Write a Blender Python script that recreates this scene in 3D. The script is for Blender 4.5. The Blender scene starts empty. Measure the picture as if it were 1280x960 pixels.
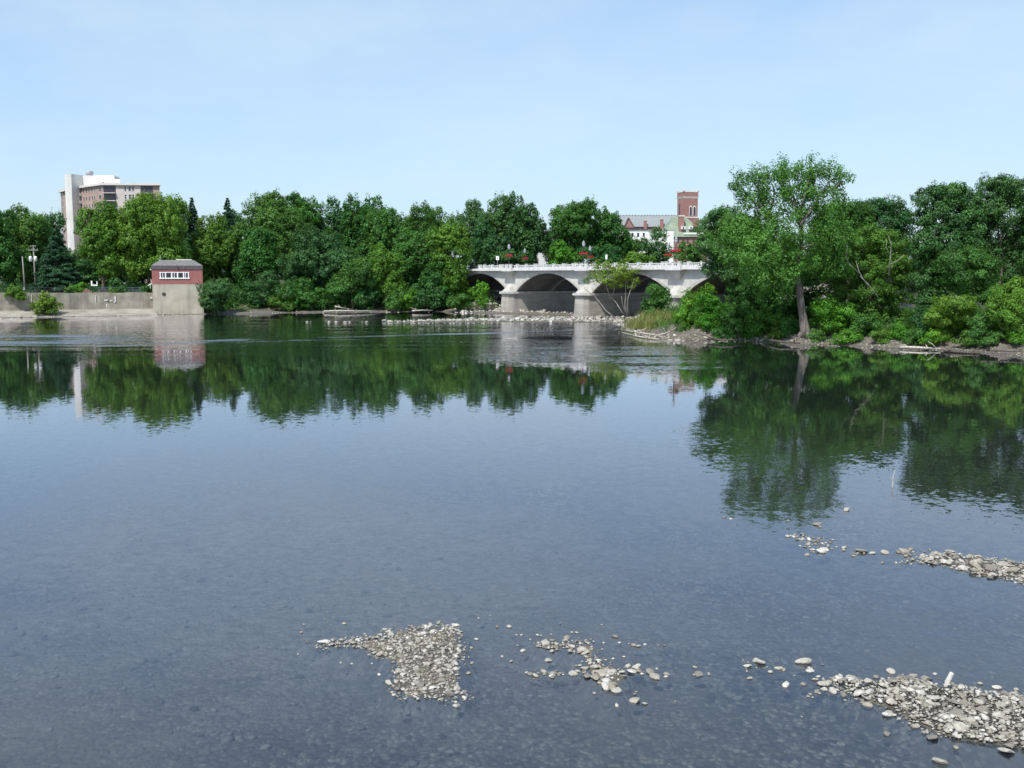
import bpy, math, random
import numpy as np
from mathutils import Vector

R = math.radians
SC = bpy.context.scene
COL = SC.collection
H = 7.5                      # eye height above the river
F = 1256.0                   # focal length in pixels of a 1280 px wide frame
TH = math.atan(135.0 / F)    # camera pitch (down)
CT, ST = math.cos(TH), math.sin(TH)


def ray(px, py):
    u, v = (px - 640.0) / F, (480.0 - py) / F
    return u, CT + v * ST, -ST + v * CT


def pt(px, py, Y):
    """world point at distance Y on the sight line of a measured image position"""
    x, y, z = ray(px, py)
    t = Y / y
    return (x * t, Y, H + z * t)


def gp(px, py, z=0.0):
    x, y, zz = ray(px, py)
    t = (z - H) / zz
    return (x * t, y * t)


# ------------------------------------------------------------------ helpers
def tag(o, label=None, cat=None, group=None, kind=None):
    if label: o['label'] = label
    if cat: o['category'] = cat
    if group: o['group'] = group
    if kind: o['kind'] = kind
    return o


def thing(name, label, cat, loc=(0, 0, 0), rz=0.0, group=None):
    o = bpy.data.objects.new(name, None)
    COL.objects.link(o)
    o.empty_display_size = 0.5
    o.location = loc
    o.rotation_euler = (0, 0, rz)
    return tag(o, label, cat, group)


def copy_tree(o, parent=None):
    c = o.copy()
    COL.objects.link(c)
    c.parent = parent
    for ch in list(o.children):
        copy_tree(ch, c)
    return c


class MB:
    """collects simple shapes into one mesh"""
    def __init__(self):
        self.v, self.f = [], []

    def poly(self, pts, faces):
        b = len(self.v)
        self.v += [tuple(p) for p in pts]
        self.f += [tuple(b + i for i in f) for f in faces]
        return self

    def box(self, x0, x1, y0, y1, z0, z1):
        return self.poly([(x0, y0, z0), (x1, y0, z0), (x1, y1, z0), (x0, y1, z0),
                          (x0, y0, z1), (x1, y0, z1), (x1, y1, z1), (x0, y1, z1)],
                         [(0, 3, 2, 1), (4, 5, 6, 7), (0, 1, 5, 4), (1, 2, 6, 5), (2, 3, 7, 6), (3, 0, 4, 7)])

    def loft(self, a, b):
        """closed solid between two rings of equal length (each counter-clockwise from above)"""
        n = len(a)
        fs = [tuple(range(n - 1, -1, -1)), tuple(range(n, 2 * n))]
        fs += [(i, (i + 1) % n, n + (i + 1) % n, n + i) for i in range(n)]
        return self.poly(list(a) + list(b), fs)

    def prism(self, pts, z0, z1):
        return self.loft([(p[0], p[1], z0) for p in pts], [(p[0], p[1], z1) for p in pts])

    def tube(self, path, radii, n=8, cap=True):
        rings = []
        P = [Vector(p) for p in path]
        for i, p in enumerate(P):
            d = (P[min(i + 1, len(P) - 1)] - P[max(i - 1, 0)])
            if d.length < 1e-6: d = Vector((0, 0, 1))
            d.normalize()
            a = d.cross(Vector((0.31, 0.95, 0.0)))
            if a.length < 1e-3: a = d.cross(Vector((1, 0, 0)))
            a.normalize()
            b = d.cross(a)
            r = radii[i] if hasattr(radii, '__len__') else radii
            rings.append([p + (a * math.cos(t) + b * math.sin(t)) * r for t in [2 * math.pi * k / n for k in range(n)]])
        pts = [q for r_ in rings for q in r_]
        fs = []
        for i in range(len(P) - 1):
            for k in range(n):
                fs.append((i * n + k, i * n + (k + 1) % n, (i + 1) * n + (k + 1) % n, (i + 1) * n + k))
        if cap:
            fs.append(tuple(range(n - 1, -1, -1)))
            m = (len(P) - 1) * n
            fs.append(tuple(m + k for k in range(n)))
        return self.poly(pts, fs)

    def lathe(self, prof, c=(0, 0, 0), n=14):
        """prof: list of (r, z)"""
        pts, fs = [], []
        for r, z in prof:
            for k in range(n):
                t = 2 * math.pi * k / n
                pts.append((c[0] + r * math.cos(t), c[1] + r * math.sin(t), c[2] + z))
        for i in range(len(prof) - 1):
            for k in range(n):
                fs.append((i * n + k, i * n + (k + 1) % n, (i + 1) * n + (k + 1) % n, (i + 1) * n + k))
        fs.append(tuple(range(n - 1, -1, -1)))
        m = (len(prof) - 1) * n
        fs.append(tuple(m + k for k in range(n)))
        return self.poly(pts, fs)

    def build(self, name, mat, parent=None, smooth=False, bevel=0.0, loc=None):
        me = bpy.data.meshes.new(name)
        me.from_pydata(self.v, [], self.f)
        me.materials.append(mat)
        if smooth:
            me.polygons.foreach_set('use_smooth', [True] * len(me.polygons))
        me.update()
        o = bpy.data.objects.new(name, me)
        COL.objects.link(o)
        if parent: o.parent = parent
        if loc: o.location = loc
        if bevel:
            m = o.modifiers.new('bevel', 'BEVEL')
            m.width = bevel; m.segments = 2; m.limit_method = 'ANGLE'
        return o


def np_mesh(name, verts, faces, mat, parent=None, tint=None, smooth=False, attr='tint', domain='FACE', loc=None):
    """faces: (n,k) int array"""
    me = bpy.data.meshes.new(name)
    n, k = faces.shape
    me.vertices.add(len(verts))
    me.vertices.foreach_set('co', np.ascontiguousarray(verts, dtype=np.float32).ravel())
    me.loops.add(n * k)
    me.loops.foreach_set('vertex_index', np.ascontiguousarray(faces, dtype=np.int32).ravel())
    me.polygons.add(n)
    me.polygons.foreach_set('loop_start', np.arange(0, n * k, k, dtype=np.int32))
    if smooth:
        me.polygons.foreach_set('use_smooth', np.ones(n, dtype=bool))
    me.update(calc_edges=True)
    if tint is not None:
        a = me.attributes.new(attr, 'FLOAT', domain)
        a.data.foreach_set('value', np.ascontiguousarray(tint, dtype=np.float32))
    me.materials.append(mat)
    o = bpy.data.objects.new(name, me)
    COL.objects.link(o)
    if parent: o.parent = parent
    if loc: o.location = loc
    return o


# ------------------------------------------------------------------ materials
def newmat(name):
    m = bpy.data.materials.new(name)
    m.use_nodes = True
    nt = m.node_tree
    nt.nodes.clear()
    out = nt.nodes.new('ShaderNodeOutputMaterial')
    return m, nt, out


def N(nt, t, **kw):
    n = nt.nodes.new(t)
    for k, v in kw.items():
        if k.startswith('i_'):
            n.inputs[k[2:].replace('_', ' ')].default_value = v
        elif k.startswith('n_'):
            n.inputs[int(k[2:])].default_value = v
        else:
            setattr(n, k, v)
    return n


def rgba(c): return (c[0], c[1], c[2], 1.0)


def mixc(nt, fac, a, b, blend='MIX'):
    n = nt.nodes.new('ShaderNodeMix')
    n.data_type = 'RGBA'; n.blend_type = blend
    for sock, v in ((n.inputs[0], fac), (n.inputs[6], a), (n.inputs[7], b)):
        if hasattr(v, 'is_output'): nt.links.new(v, sock)
        elif isinstance(v, (int, float)): sock.default_value = v
        else: sock.default_value = rgba(v)
    return n.outputs[2]


def math_(nt, op, a, b=None, clamp=False):
    n = nt.nodes.new('ShaderNodeMath')
    n.operation = op; n.use_clamp = clamp
    for s, v in ((n.inputs[0], a), (n.inputs[1], b)):
        if v is None: continue
        if hasattr(v, 'is_output'): nt.links.new(v, s)
        else: s.default_value = v
    return n.outputs[0]


def remap(nt, v, a, b, c=0.0, d=1.0, smooth=False):
    n = nt.nodes.new('ShaderNodeMapRange')
    if smooth: n.interpolation_type = 'SMOOTHSTEP'
    nt.links.new(v, n.inputs[0])
    for i, x in enumerate((a, b, c, d)): n.inputs[1 + i].default_value = x
    return n.outputs[0]


def noise(nt, scale, detail=3, vec=None, rough=0.55, out=0):
    n = N(nt, 'ShaderNodeTexNoise')
    n.inputs['Scale'].default_value = scale
    n.inputs['Detail'].default_value = detail
    n.inputs['Roughness'].default_value = rough
    if vec is not None: nt.links.new(vec, n.inputs['Vector'])
    return n.outputs[out]


def coords(nt, scale=None):
    c = N(nt, 'ShaderNodeTexCoord').outputs['Object']
    if scale:
        m = N(nt, 'ShaderNodeMapping')
        m.inputs['Scale'].default_value = scale
        nt.links.new(c, m.inputs['Vector'])
        return m.outputs[0]
    return c


def surf(name, a, b, scale=1.0, rough=0.85, detail=4, lo=0.35, hi=0.65, bump=0.0, bscale=None, stretch=None, spec=0.3, extra=None):
    """two-tone noisy surface"""
    m, nt, out = newmat(name)
    c = coords(nt, stretch)
    f = remap(nt, noise(nt, scale, detail, c), lo, hi)
    col = mixc(nt, f, a, b)
    if extra: col = extra(nt, col)
    p = N(nt, 'ShaderNodeBsdfPrincipled')
    p.inputs['Roughness'].default_value = rough
    p.inputs['Specular IOR Level'].default_value = spec
    nt.links.new(col, p.inputs['Base Color'])
    if bump:
        bn = N(nt, 'ShaderNodeBump')
        bn.inputs['Strength'].default_value = 1.0
        bn.inputs['Distance'].default_value = bump
        nt.links.new(noise(nt, bscale or scale * 4, 5, coords(nt)), bn.inputs['Height'])
        nt.links.new(bn.outputs[0], p.inputs['Normal'])
    nt.links.new(p.outputs[0], out.inputs[0])
    return m


def leafmat(name, dark, light, trans=0.40):
    m, nt, out = newmat(name)
    t = N(nt, 'ShaderNodeAttribute', attribute_name='tint').outputs['Fac']
    oi = N(nt, 'ShaderNodeObjectInfo').outputs['Random']
    col = mixc(nt, t, dark, light)
    hs = N(nt, 'ShaderNodeHueSaturation')
    nt.links.new(col, hs.inputs['Color'])
    nt.links.new(remap(nt, oi, 0, 1, 0.485, 0.515), hs.inputs['Hue'])
    nt.links.new(remap(nt, oi, 0, 1, 1.12, 0.88), hs.inputs['Value'])
    col = hs.outputs[0]
    d = N(nt, 'ShaderNodeBsdfDiffuse')
    tr = N(nt, 'ShaderNodeBsdfTranslucent')
    nt.links.new(col, d.inputs[0])
    nt.links.new(mixc(nt, 0.5, col, (0.16, 0.22, 0.03)), tr.inputs[0])
    mx = N(nt, 'ShaderNodeMixShader')
    mx.inputs[0].default_value = trans
    nt.links.new(d.outputs[0], mx.inputs[1]); nt.links.new(tr.outputs[0], mx.inputs[2])
    g = N(nt, 'ShaderNodeBsdfGlossy')
    g.inputs['Roughness'].default_value = 0.45
    g.inputs[0].default_value = (1, 1, 1, 1)
    m2 = N(nt, 'ShaderNodeMixShader')
    m2.inputs[0].default_value = 0.012
    nt.links.new(mx.outputs[0], m2.inputs[1]); nt.links.new(g.outputs[0], m2.inputs[2])
    nt.links.new(m2.outputs[0], out.inputs[0])
    return m


M = {}
M['leaf_mid'] = leafmat('leaf_mid', (0.031, 0.106, 0.021), (0.104, 0.275, 0.053))
M['leaf_bright'] = leafmat('leaf_bright', (0.046, 0.137, 0.017), (0.171, 0.362, 0.048))
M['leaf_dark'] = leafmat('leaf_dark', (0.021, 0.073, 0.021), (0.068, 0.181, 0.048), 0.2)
M['leaf_blue'] = leafmat('leaf_blue', (0.029, 0.098, 0.032), (0.092, 0.238, 0.075))
M['leaf_olive'] = leafmat('leaf_olive', (0.046, 0.122, 0.017), (0.125, 0.288, 0.044))
M['leaf_yellow'] = leafmat('leaf_yellow', (0.072, 0.151, 0.017), (0.223, 0.362, 0.048))
M['leaf_fresh'] = leafmat('leaf_fresh', (0.050, 0.165, 0.015), (0.142, 0.398, 0.039))
M['leaf_poplar'] = leafmat('leaf_poplar', (0.062, 0.165, 0.026), (0.195, 0.410, 0.075))
M['needle'] = leafmat('needle', (0.018, 0.058, 0.030), (0.052, 0.124, 0.064), 0.08)
M['grass_tuft'] = leafmat('grass_tuft', (0.14, 0.19, 0.045), (0.44, 0.40, 0.16))
M['flower_red'] = leafmat('flower_red', (0.35, 0.012, 0.02), (0.62, 0.05, 0.06), 0.15)
M['bark'] = surf('bark', (0.075, 0.058, 0.045), (0.20, 0.165, 0.13), 5, stretch=(1, 1, 0.25), bump=0.04, bscale=9)
M['bark_pale'] = surf('bark_pale', (0.06, 0.052, 0.045), (0.19, 0.168, 0.148), 3, stretch=(1, 1, 0.2), bump=0.06, bscale=6)
M['bark_grey'] = surf('bark_grey', (0.17, 0.15, 0.13), (0.36, 0.33, 0.30), 5, stretch=(1, 1, 0.3), bump=0.02)
M['driftwood'] = surf('driftwood', (0.30, 0.26, 0.22), (0.62, 0.57, 0.50), 6, stretch=(1, 0.3, 1), bump=0.02)
M['dark_wood'] = surf('dark_wood', (0.05, 0.042, 0.036), (0.12, 0.10, 0.085), 6)


def streaks(amount, sc=1.0, dark=(0.30, 0.29, 0.27)):
    def f(nt, col):
        c = coords(nt, (1.3 * sc, 1.3 * sc, 0.12 * sc))
        s = remap(nt, noise(nt, 1.0, 5, c), 0.48, 0.72, 0.0, amount)
        return mixc(nt, s, col, tuple(0.45 * x for x in dark))
    return f


M['concrete'] = surf('concrete', (0.40, 0.39, 0.36), (0.52, 0.51, 0.47), 0.9, extra=streaks(0.35), bump=0.015, bscale=3)
M['concrete_white'] = surf('concrete_white', (0.56, 0.56, 0.55), (0.68, 0.68, 0.66), 1.2, extra=streaks(0.18))
M['concrete_pier'] = surf('concrete_pier', (0.30, 0.285, 0.25), (0.42, 0.40, 0.355), 0.8, extra=streaks(0.4, 0.8), bump=0.02, bscale=2.5, stretch=(0.3, 0.3, 1.6))
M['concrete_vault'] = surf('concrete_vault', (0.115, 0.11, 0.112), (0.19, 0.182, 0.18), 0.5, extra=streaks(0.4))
M['wall_concrete'] = surf('wall_concrete', (0.20, 0.182, 0.145), (0.34, 0.315, 0.255), 0.5, extra=streaks(0.55, 0.7, (0.22, 0.21, 0.19)), bump=0.03, bscale=2)
M['house_concrete'] = surf('house_concrete', (0.35, 0.32, 0.255), (0.45, 0.42, 0.34), 0.5, extra=streaks(0.4, 0.6, (0.30, 0.29, 0.27)))
M['apron'] = surf('apron', (0.22, 0.205, 0.17), (0.33, 0.31, 0.265), 0.4, extra=streaks(0.3, 0.5))
M['white_paint'] = surf('white_paint', (0.74, 0.74, 0.72), (0.82, 0.82, 0.80), 2)
M['panel_white'] = surf('panel_white', (0.60, 0.59, 0.57), (0.68, 0.67, 0.65), 0.25, extra=streaks(0.2, 0.4))
M['patch_white'] = surf('patch_white', (0.40, 0.39, 0.36), (0.58, 0.57, 0.53), 2)
M['metal_dark'] = surf('metal_dark', (0.03, 0.032, 0.036), (0.055, 0.057, 0.06), 3, rough=0.5)
M['metal_grey'] = surf('metal_grey', (0.28, 0.30, 0.32), (0.40, 0.42, 0.44), 3, rough=0.45)
M['metal_blue'] = surf('metal_blue', (0.10, 0.12, 0.17), (0.15, 0.17, 0.23), 3, rough=0.5)
M['pole_wood'] = surf('pole_wood', (0.17, 0.16, 0.155), (0.27, 0.255, 0.245), 4, stretch=(1, 1, 0.2))
M['asphalt'] = surf('asphalt', (0.045, 0.045, 0.047), (0.07, 0.07, 0.072), 2)
M['shingle'] = surf('shingle', (0.12, 0.115, 0.115), (0.19, 0.182, 0.178), 3, stretch=(1, 1, 3))
M['shingle_dark'] = surf('shingle_dark', (0.075, 0.065, 0.075), (0.12, 0.11, 0.12), 3)
M['slate'] = surf('slate', (0.19, 0.21, 0.22), (0.27, 0.29, 0.30), 1.5)
M['copper'] = surf('copper', (0.18, 0.235, 0.165), (0.26, 0.31, 0.24), 0.6)
M['glass_dark'] = surf('glass_dark', (0.018, 0.022, 0.032), (0.03, 0.035, 0.05), 1, rough=0.12, spec=0.6)
M['recess'] = surf('recess', (0.035, 0.03, 0.055), (0.07, 0.06, 0.09), 0.7, rough=0.25, spec=0.5)
M['cream'] = surf('cream', (0.60, 0.56, 0.52), (0.68, 0.64, 0.60), 0.3)
M['cream_pink'] = surf('cream_pink', (0.52, 0.46, 0.43), (0.58, 0.52, 0.49), 0.3)
M['lamp_glass'] = surf('lamp_glass', (0.30, 0.33, 0.35), (0.42, 0.45, 0.47), 3, rough=0.3)
M['stone_white'] = surf('stone_white', (0.42, 0.41, 0.37), (0.62, 0.61, 0.57), 9, bump=0.01, bscale=20)


def brickmat(name, a, b, mortar, sx=4.0):
    m, nt, out = newmat(name)
    g = N(nt, 'ShaderNodeTexCoord').outputs['Object']
    sep = N(nt, 'ShaderNodeSeparateXYZ'); nt.links.new(g, sep.inputs[0])
    xy = math_(nt, 'ADD', sep.outputs[0], math_(nt, 'MULTIPLY', sep.outputs[1], 0.9))
    cb = N(nt, 'ShaderNodeCombineXYZ')
    nt.links.new(xy, cb.inputs[0]); nt.links.new(sep.outputs[2], cb.inputs[1])
    br = N(nt, 'ShaderNodeTexBrick')
    nt.links.new(cb.outputs[0], br.inputs['Vector'])
    br.inputs['Scale'].default_value = sx
    br.inputs['Color1'].default_value = rgba(a); br.inputs['Color2'].default_value = rgba(b)
    br.inputs['Mortar'].default_value = rgba(mortar); br.inputs['Mortar Size'].default_value = 0.012
    col = mixc(nt, remap(nt, noise(nt, 0.5, 4, g), 0.35, 0.7, 0, 0.4), br.outputs['Color'], tuple(0.6 * x for x in a))
    p = N(nt, 'ShaderNodeBsdfPrincipled'); p.inputs['Roughness'].default_value = 0.85
    nt.links.new(col, p.inputs['Base Color']); nt.links.new(p.outputs[0], out.inputs[0])
    return m


M['brick_red'] = brickmat('brick_red', (0.27, 0.085, 0.080), (0.34, 0.11, 0.10), (0.34, 0.27, 0.25))
M['brick_pink'] = brickmat('brick_pink', (0.36, 0.255, 0.22), (0.43, 0.315, 0.275), (0.45, 0.38, 0.34))
M['brick_church'] = brickmat('brick_church', (0.30, 0.135, 0.12), (0.36, 0.18, 0.155), (0.38, 0.30, 0.28))


def stonemat(name, use_attr):
    m, nt, out = newmat(name)
    if use_attr: t = N(nt, 'ShaderNodeAttribute', attribute_name='tint').outputs['Fac']
    else: t = N(nt, 'ShaderNodeObjectInfo').outputs['Random']
    cr = N(nt, 'ShaderNodeValToRGB')
    e = cr.color_ramp.elements
    e[0].position = 0.0; e[0].color = (0.13, 0.125, 0.115, 1)
    e[1].position = 1.0; e[1].color = (0.56, 0.545, 0.50, 1)
    for p, c in ((0.2, (0.24, 0.218, 0.175)), (0.45, (0.34, 0.315, 0.262)), (0.7, (0.41, 0.388, 0.335))):
        x = e.new(p); x.color = rgba(c)
    nt.links.new(t, cr.inputs[0])
    geo = N(nt, 'ShaderNodeNewGeometry')
    pos = geo.outputs['Position']
    n = noise(nt, 14, 4, pos)
    col = mixc(nt, remap(nt, n, 0.35, 0.7, 0, 0.55), cr.outputs[0], (0.17, 0.155, 0.13))
    sep = N(nt, 'ShaderNodeSeparateXYZ'); nt.links.new(pos, sep.inputs[0])
    wet = remap(nt, sep.outputs[2], 0.002, 0.018, 0.75, 0.0)     # wet line just over the water
    col = mixc(nt, wet, col, (0.055, 0.052, 0.045))
    p = N(nt, 'ShaderNodeBsdfPrincipled'); p.inputs['Roughness'].default_value = 0.8
    nt.links.new(col, p.inputs['Base Color'])
    bn = N(nt, 'ShaderNodeBump'); bn.inputs['Distance'].default_value = 0.01
    nt.links.new(noise(nt, 40, 4, pos), bn.inputs['Height']); nt.links.new(bn.outputs[0], p.inputs['Normal'])
    nt.links.new(p.outputs[0], out.inputs[0])
    return m


M['stone'] = stonemat('stone', False)
M['gravel'] = stonemat('gravel', True)

# ------------------------------------------------------------------ river plan
PL = [(-80, 401.5), (0, 398), (100, 396.0), (190, 394.3), (253, 393.2), (270, 392.5), (300, 392.8), (330, 392.2),
      (345, 391.2), (380, 391.2), (420, 390.4), (480, 390), (540, 389.5)]
PRR = [(770, 403.0), (785, 410), (800, 417.5), (815, 422.5), (850, 425), (890, 426), (930, 425.5), (965, 428), (1000, 431),
       (1040, 431), (1070, 433), (1100, 434.5), (1150, 436.5), (1200, 439), (1240, 441), (1290, 443.5)]
river = [(-500, 40), (-180, 140)] + [gp(*p) for p in PL] + [(-9, 208.5), (-3.2, 206.5), (13, 219), (22, 224), (62, 253), (300, 440),
         (390, 400), (130, 230), (44, 176), (30, 166.5), (22, 163)] + [gp(*p) for p in PRR] + [(62, 88), (120, 78), (500, 30), (500, -220), (-500, -220)]


def sdist(P, poly):
    """signed distance, negative inside the polygon"""
    poly = np.asarray(poly, float)
    d2 = np.full(len(P), 1e18)
    inside = np.zeros(len(P), bool)
    x, y = P[:, 0], P[:, 1]
    for i in range(len(poly)):
        a, b = poly[i - 1], poly[i]
        e = b - a
        L = max(e @ e, 1e-12)
        t = np.clip(((x - a[0]) * e[0] + (y - a[1]) * e[1]) / L, 0, 1)
        dx, dy = x - a[0] - t * e[0], y - a[1] - t * e[1]
        d2 = np.minimum(d2, dx * dx + dy * dy)
        c = ((a[1] > y) != (b[1] > y))
        with np.errstate(divide='ignore', invalid='ignore'):
            xi = a[0] + (y - a[1]) * e[0] / (e[1] if abs(e[1]) > 1e-12 else 1e-12)
        inside ^= c & (x < xi)
    d = np.sqrt(d2)
    return np.where(inside, -d, d)


def vnoise(P, s, seed=0):
    """cheap smooth value noise"""
    q = P * s + seed * 17.31
    i = np.floor(q).astype(np.int64)
    f = q - i
    f = f * f * (3 - 2 * f)
    def h(a, b):
        n = (a * 374761393 + b * 668265263 + seed * 1442695) & 0x7fffffff
        n = ((n ^ (n >> 13)) * 1274126177) & 0x7fffffff
        return ((n ^ (n >> 16)) & 0xffff) / 65535.0
    a, b = i[:, 0], i[:, 1]
    v00, v10, v01, v11 = h(a, b), h(a + 1, b), h(a, b + 1), h(a + 1, b + 1)
    return (v00 * (1 - f[:, 0]) + v10 * f[:, 0]) * (1 - f[:, 1]) + (v01 * (1 - f[:, 0]) + v11 * f[:, 0]) * f[:, 1]


# gravel bars: (outline in image px, crest height m, edge softness m)
BAR_A = [(400, 803), (420, 797), (450, 799), (470, 793), (500, 787), (515, 781), (560, 782), (575, 782), (572, 795), (575, 806), (580, 815),
         (582, 822), (575, 833), (572, 842), (578, 858), (572, 868), (560, 873), (545, 875), (520, 877), (505, 873), (492, 864), (484, 857),
         (492, 845), (500, 838), (485, 826), (470, 822), (455, 813), (440, 811), (420, 811), (405, 809)]
BAR_B = [(668, 803), (680, 799), (700, 800), (735, 798), (748, 802), (746, 812), (738, 819), (752, 823), (770, 832), (785, 838), (787, 846),
         (782, 853), (772, 868), (755, 866), (745, 858), (738, 850), (733, 836), (728, 822), (715, 817), (700, 820), (680, 815), (668, 810)]
BAR_C = [(1028, 848), (1060, 850), (1090, 853), (1105, 848), (1140, 849), (1180, 854), (1210, 859), (1250, 867), (1300, 874), (1400, 890),
         (1400, 960), (1310, 945), (1270, 937), (1240, 934), (1215, 930), (1190, 925), (1160, 914), (1140, 902), (1120, 892), (1100, 885),
         (1080, 874), (1062, 862)]
BAR_D = [(1125, 704), (1145, 697), (1160, 693), (1185, 690), (1215, 694), (1240, 698), (1300, 706), (1420, 716), (1420, 745), (1300, 734),
         (1270, 728), (1240, 724), (1215, 718), (1190, 708), (1165, 707)]
BAR_E = [(480, 402.4), (560, 399.6), (640, 398), (720, 396.5), (760, 394), (800, 394), (800, 405), (760, 403.6), (700, 403), (640, 402.6), (560, 402.6)]
BAR_F = [(560, 388.5), (600, 387), (660, 388.5), (700, 391.5), (760, 393), (800, 394), (800, 396.5), (740, 394.8), (690, 393.5), (640, 392.2), (590, 390.5)]
BARS = [(BAR_A, 0.012, 0.5), (BAR_B, 0.010, 0.4), (BAR_C, 0.04, 0.8), (BAR_D, 0.02, 0.8), (BAR_E, 0.12, 3.0), (BAR_F, 0.3, 4.0)]
BARW = [([gp(*q) for q in b], t, s) for b, t, s in BARS]


def ground_z(P):
    sd = sdist(P, river)
    D = np.hypot(P[:, 0], P[:, 1])
    sd = sd + (vnoise(P, 0.35, 3) - 0.5) * 1.6 * np.clip((D - 60) / 40, 0, 1)
    dmax = np.interp(D, [0, 25, 45, 90, 160], [0.24, 0.30, 0.55, 1.4, 1.6])
    zw = -np.minimum(dmax, 0.05 + 0.14 * np.abs(sd))
    zw = zw + (vnoise(P, 0.8, 5) - 0.5) * 0.06 + (vnoise(P, 2.7, 8) - 0.5) * 0.03
    for poly, top, soft in BARW:
        c = np.mean(poly, axis=0)
        rad = max(np.hypot(*(np.asarray(q) - c)) for q in poly) + soft * 3
        k = np.hypot(P[:, 0] - c[0], P[:, 1] - c[1]) < rad
        if not k.any(): continue
        b = sdist(P[k], poly)
        w = np.clip(1 - (b + soft * 0.25) / soft, 0, 1)
        w = w * w * (3 - 2 * w)
        zk = zw[k]
        zw[k] = zk * (1 - w) + (top + (vnoise(P[k], 1.3, 11) - 0.5) * top * 0.7) * w
    s = np.maximum(sd, 0)
    left = np.interp(s, [0, 2, 5, 9, 16, 40, 400], [0, 0.25, 0.7, 2.6, 3.6, 4.0, 5.0])
    right = np.interp(s, [0, 0.9, 2.0, 4, 9, 30, 400], [0, 0.2, 0.7, 1.5, 2.2, 2.6, 4.5])
    wallz = np.interp(s, [0, 4, 9, 11, 40, 400], [0, 0.1, 0.3, 4.0, 4.3, 5.0])
    zone = np.clip((-58 - P[:, 0]) / 1.5, 0, 1) * (P[:, 1] > 60)
    isr = np.clip((P[:, 0] - (-2 + (P[:, 1] - 206) * 1.45)) / 3, 0, 1)
    zl = left * (1 - isr) + right * isr
    zl = zl * (1 - zone) + wallz * zone
    zl = zl + (vnoise(P, 0.5, 21) - 0.5) * 0.35 * np.clip(s / 3, 0, 1) * (1 - zone)
    return np.where(sd > 0, zl, np.minimum(zw, 0.4)), sd


def gz(x, y):
    return float(ground_z(np.array([[x, y]], float))[0][0])


rr = np.concatenate([np.geomspace(2.0, 40, 120), np.arange(40.6, 130, 0.7), np.arange(130.8, 300, 1.0), np.geomspace(303, 7000, 34)])
aa = np.concatenate([np.arange(-42, 42.01, 0.2), np.arange(46, 317.9, 4.0)])
RR, AA = np.meshgrid(rr, np.radians(aa), indexing='ij')
GP = np.stack([RR * np.sin(AA), RR * np.cos(AA)], -1).reshape(-1, 2)
gzv, gsd = ground_z(GP)
nr, na = RR.shape
ii, jj = np.meshgrid(np.arange(nr - 1), np.arange(na), indexing='ij')
jn = (jj + 1) % na
gf = np.stack([ii * na + jj, ii * na + jn, (ii + 1) * na + jn, (ii + 1) * na + jj], -1).reshape(-1, 4)[:, ::-1]
# centre cap
gv = np.concatenate([np.column_stack([GP, gzv]), [[0, 0, float(gzv[:na].mean())]]])


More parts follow.
